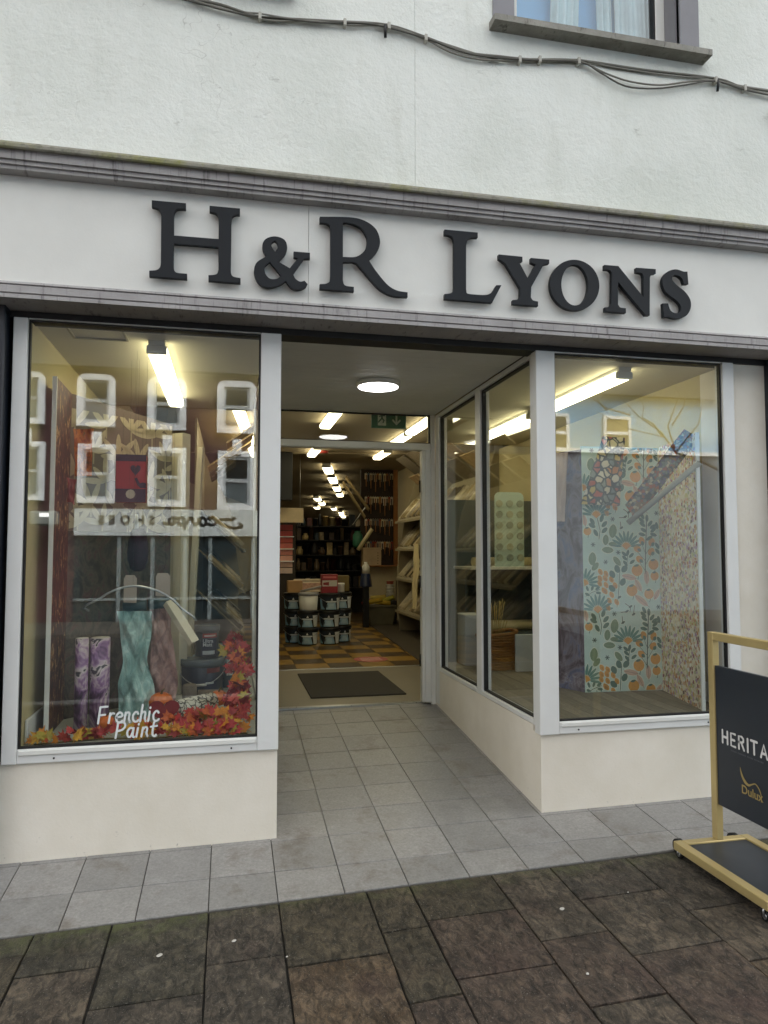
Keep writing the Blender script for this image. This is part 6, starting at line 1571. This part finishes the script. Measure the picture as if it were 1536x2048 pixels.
hh = [(a * 2 - 1, b * 2 - 1) for a, b in hp]
solo('heart_card', MB().prism([(hc.x + .088 * a, hc.z + .075 * b) for a, b in hh], lambda p, q, d: (p, d, q), .42, .432), mat('heart_red', '#7d1f26', 0.55, 0.08, 8), 'flat dark red heart standing in front of the pumpkin', 'ornament')
def pumpkin(u, v, y, r, lab):
    c = on_y(u, v, y); zc = max(DZ + r * .8, c.z)
    t = thing('pumpkin', lab, 'pumpkin', (c.x, y, zc - r * .8))
    part('flesh', MB().lathe([(r * .25, -.78 * r), (r * .7, -.66 * r), (r * .98, -.2 * r), (r, .1 * r), (r * .82, .52 * r), (r * .45, .74 * r), (r * .12, .66 * r)], (c.x, y, zc), 40, wob=lambda a, z: 1 - .10 * abs(math.cos(5 * a)) ** 6 * 1.0), mat('pumpkin_orange', '#c8651c', 0.45, 0.15, 14), t)
    part('stalk', MB().tube([(c.x, y, zc + .62 * r), (c.x + .1 * r, y, zc + .95 * r), (c.x + .3 * r, y, zc + 1.1 * r)], [.10 * r, .08 * r, .07 * r], 6), mat('stalk', '#5c5128', 0.8), t)
pumpkin(322, 1404, .60, .068, 'large orange pumpkin behind the red heart'); pumpkin(437, 1396, .72, .055, 'orange pumpkin among the leaves at the right'); pumpkin(213, 1444, .30, .042, 'small orange pumpkin behind the window lettering')
# maple leaves
def maple(seed):
    rn = random.Random(seed); pts = []
    for (ang, rad) in ((-90, .35), (-62, .5), (-40, .72), (-22, .52), (-5, .95), (14, .62), (30, .55), (48, .9), (62, .62), (76, .7), (90, 1.15), (104, .7), (118, .62), (132, .9), (150, .55), (166, .62), (185, .95), (202, .52), (220, .72), (242, .5)):
        a = R(ang); q = rad * rn.uniform(.92, 1.08); pts.append((q * math.cos(a), q * math.sin(a)))
    n = len(pts); V = [(0, 0, .0)] + [(x, y, -.22 * (x * x) - .10 * y * y + .05 * rn.uniform(-1, 1)) for x, y in pts]
    mb = MB().add(V, [(0, 1 + k, 1 + (k + 1) % n) for k in range(n)])
    mb.tube([(0, -.35, -.02), (.05, -.9, .0)], .03, 4)
    return mb.mesh('leaf')
LM = [maple(k) for k in range(4)]
LEAFC = [mat('leaf_%d' % k, c, 0.55, 0.25, 40) for k, c in enumerate(('#8e1f22', '#a82a2c', '#b5521f', '#c47a1e', '#c9962a', '#9a8a2c', '#7a1a24', '#b04038'))]
def garland(label, spine, n, spread, size, cols, up=.02):
    t = thing('leaf_garland', label, 'garland', spine[0])
    part('stem', MB().tube(spine, .004, 5), mat('stalk', '#5c5128'), t)
    S = [Vector(p) for p in spine]
    for k in range(n):
        q = random.random() * (len(S) - 1); i = int(q); p = S[i].lerp(S[i + 1], q - i)
        p = p + Vector((random.uniform(-spread, spread), random.uniform(-spread, spread) * .8, random.uniform(0, up) + .012))
        if p.y < .055: p.y = .055 + random.random() * .03
        p.x = max(-.93, min(.12, p.x))
        s = random.uniform(size * .7, size * 1.2)
        piece('leaf', random.choice(LM), LEAFC[random.choice(cols)], t, p - Vector(spine[0]), (random.uniform(.5, 1.5), random.uniform(-.6, .6), random.uniform(-3.1, 3.1) if k % 3 == 0 else random.uniform(-.9, .9)), (s, s, s))
garland('red and gold maple leaf garland along the foot of the autumn window', [(-.92, .10, DZ + .006), (-.6, .14, DZ + .006), (-.35, .10, DZ + .006), (-.1, .13, DZ + .006), (.1, .10, DZ + .006)], 85, .045, .042, (0, 1, 1, 2, 3, 3, 4, 4, 5, 7), .05)
garland('red maple leaf garland heaped before the white patterned roll', [(-.30, .26, DZ + .006), (-.1, .30, DZ + .006), (.08, .26, DZ + .01)], 46, .07, .045, (0, 1, 1, 2, 7, 5, 3), .07)
garland('maple leaf garland climbing the right corner of the autumn window', [(.02, .40, DZ + .006), (.06, .55, DZ + .10), (.07, .72, DZ + .19), (.06, .92, DZ + .27), (.03, 1.0, DZ + .33)], 80, .07, .05, (0, 1, 2, 3, 5, 6, 7, 6), .06)
# lettering on the glass
STK = {'F': (.62, [[(0, 0), (.14, 1)], [(.14, 1), (.62, 1.03)], [(.07, .5), (.46, .53)]]), 'r': (.40, [[(0, 0), (.1, .6)], [(.06, .38), (.2, .57), (.36, .57)]]), 'e': (.46, [[(.05, .3), (.4, .38), (.38, .57), (.2, .62), (.03, .4), (.05, .12), (.22, 0), (.42, .1)]]),
       'n': (.46, [[(0, 0), (.1, .6)], [(.06, .38), (.22, .6), (.36, .54), (.32, .2), (.38, 0)]]), 'c': (.44, [[(.4, .5), (.25, .62), (.06, .42), (.06, .12), (.22, 0), (.42, .1)]]), 'h': (.46, [[(0, 0), (.17, 1.05)], [(.06, .38), (.22, .6), (.36, .54), (.32, .2), (.38, 0)]]),
       'i': (.22, [[(0, 0), (.1, .6)], [(.14, .82), (.15, .86)]]), 'P': (.6, [[(0, 0), (.15, 1)], [(.12, .95), (.48, 1.02), (.6, .8), (.44, .55), (.09, .48)]]), 'a': (.5, [[(.4, .55), (.2, .62), (.03, .35), (.08, .05), (.25, .05), (.39, .42)], [(.43, .6), (.37, .12), (.46, 0)]]), 't': (.4, [[(.03, .62), (.42, .66)], [(.26, .95), (.14, .2), (.22, 0), (.36, .06)]])}
def write(word, u0, v0, u1, v1, hpx, name, parent):
    a, b = on_y(u0, v0, .0045), on_y(u1, v1, .0045); hgt = hpx * 3.75 / F_PX
    tot = sum(STK[c][0] + .1 for c in word) - .1; kx = (b - a).length / tot
    mb = MB(); x = 0; z = 0
    for c in word:
        for sgm in STK[c][1]:
            pts = outline([(p[0], p[1], 1) for p in sgm], 4, False) + [sgm[-1]] if len(sgm) > 2 else sgm
            ribbon(mb, [((x + p[0]) * kx, p[1] * hgt) for p in pts], .0098, z, '#dfe4e2'); z += .00008
        x += STK[c][0] + .1
    mb.xform(frame_M(a, (b - a), (0, 0, 1)))
    part(name, mb, PRINT, parent)
dc_ = thing('window_lettering', 'white handwritten Frenchic Paint lettering at the foot of the left window', 'lettering', on_y(258, 1470, .0045))
write('Frenchic', 196, 1447, 318, 1441, 29, 'word', dc_); write('Paint', 231, 1476, 313, 1471, 27, 'word', dc_)
# litter on the pavement
GUM = mat('pale_gum', '#b9b6ae', 0.8, 0.1, 40)
for k, (u, v, r) in enumerate(((319, 1911, .011), (468, 1882, .009), (1124, 1818, .011), (1175, 1948, .006), (574, 1914, .004), (1256, 1785, .004))):
    r_ = ray(u, v); t_ = (0.012 + XS * CAM.x + .03 * (CAM.y + .53) - CAM.z) / (r_.z - XS * r_.x - .03 * r_.y); p = CAM + r_ * t_
    solo('chewing_gum', MB().lathe([(r, 0), (r * .95, .0015), (r * .6, .0025)], (p.x, p.y, p.z + .0005), 12, wob=lambda a, z: 1 + .18 * math.sin(2 * a)), GUM, 'flattened pale gum spot, %s' % ('on the flagstone below the left window', 'on the flagstone left of the doorway', 'on the flagstone before the right riser', 'fleck on a joint at the lower right', 'tiny fleck below the doorway tiles', 'tiny fleck near the pavement sign')[k], 'gum')
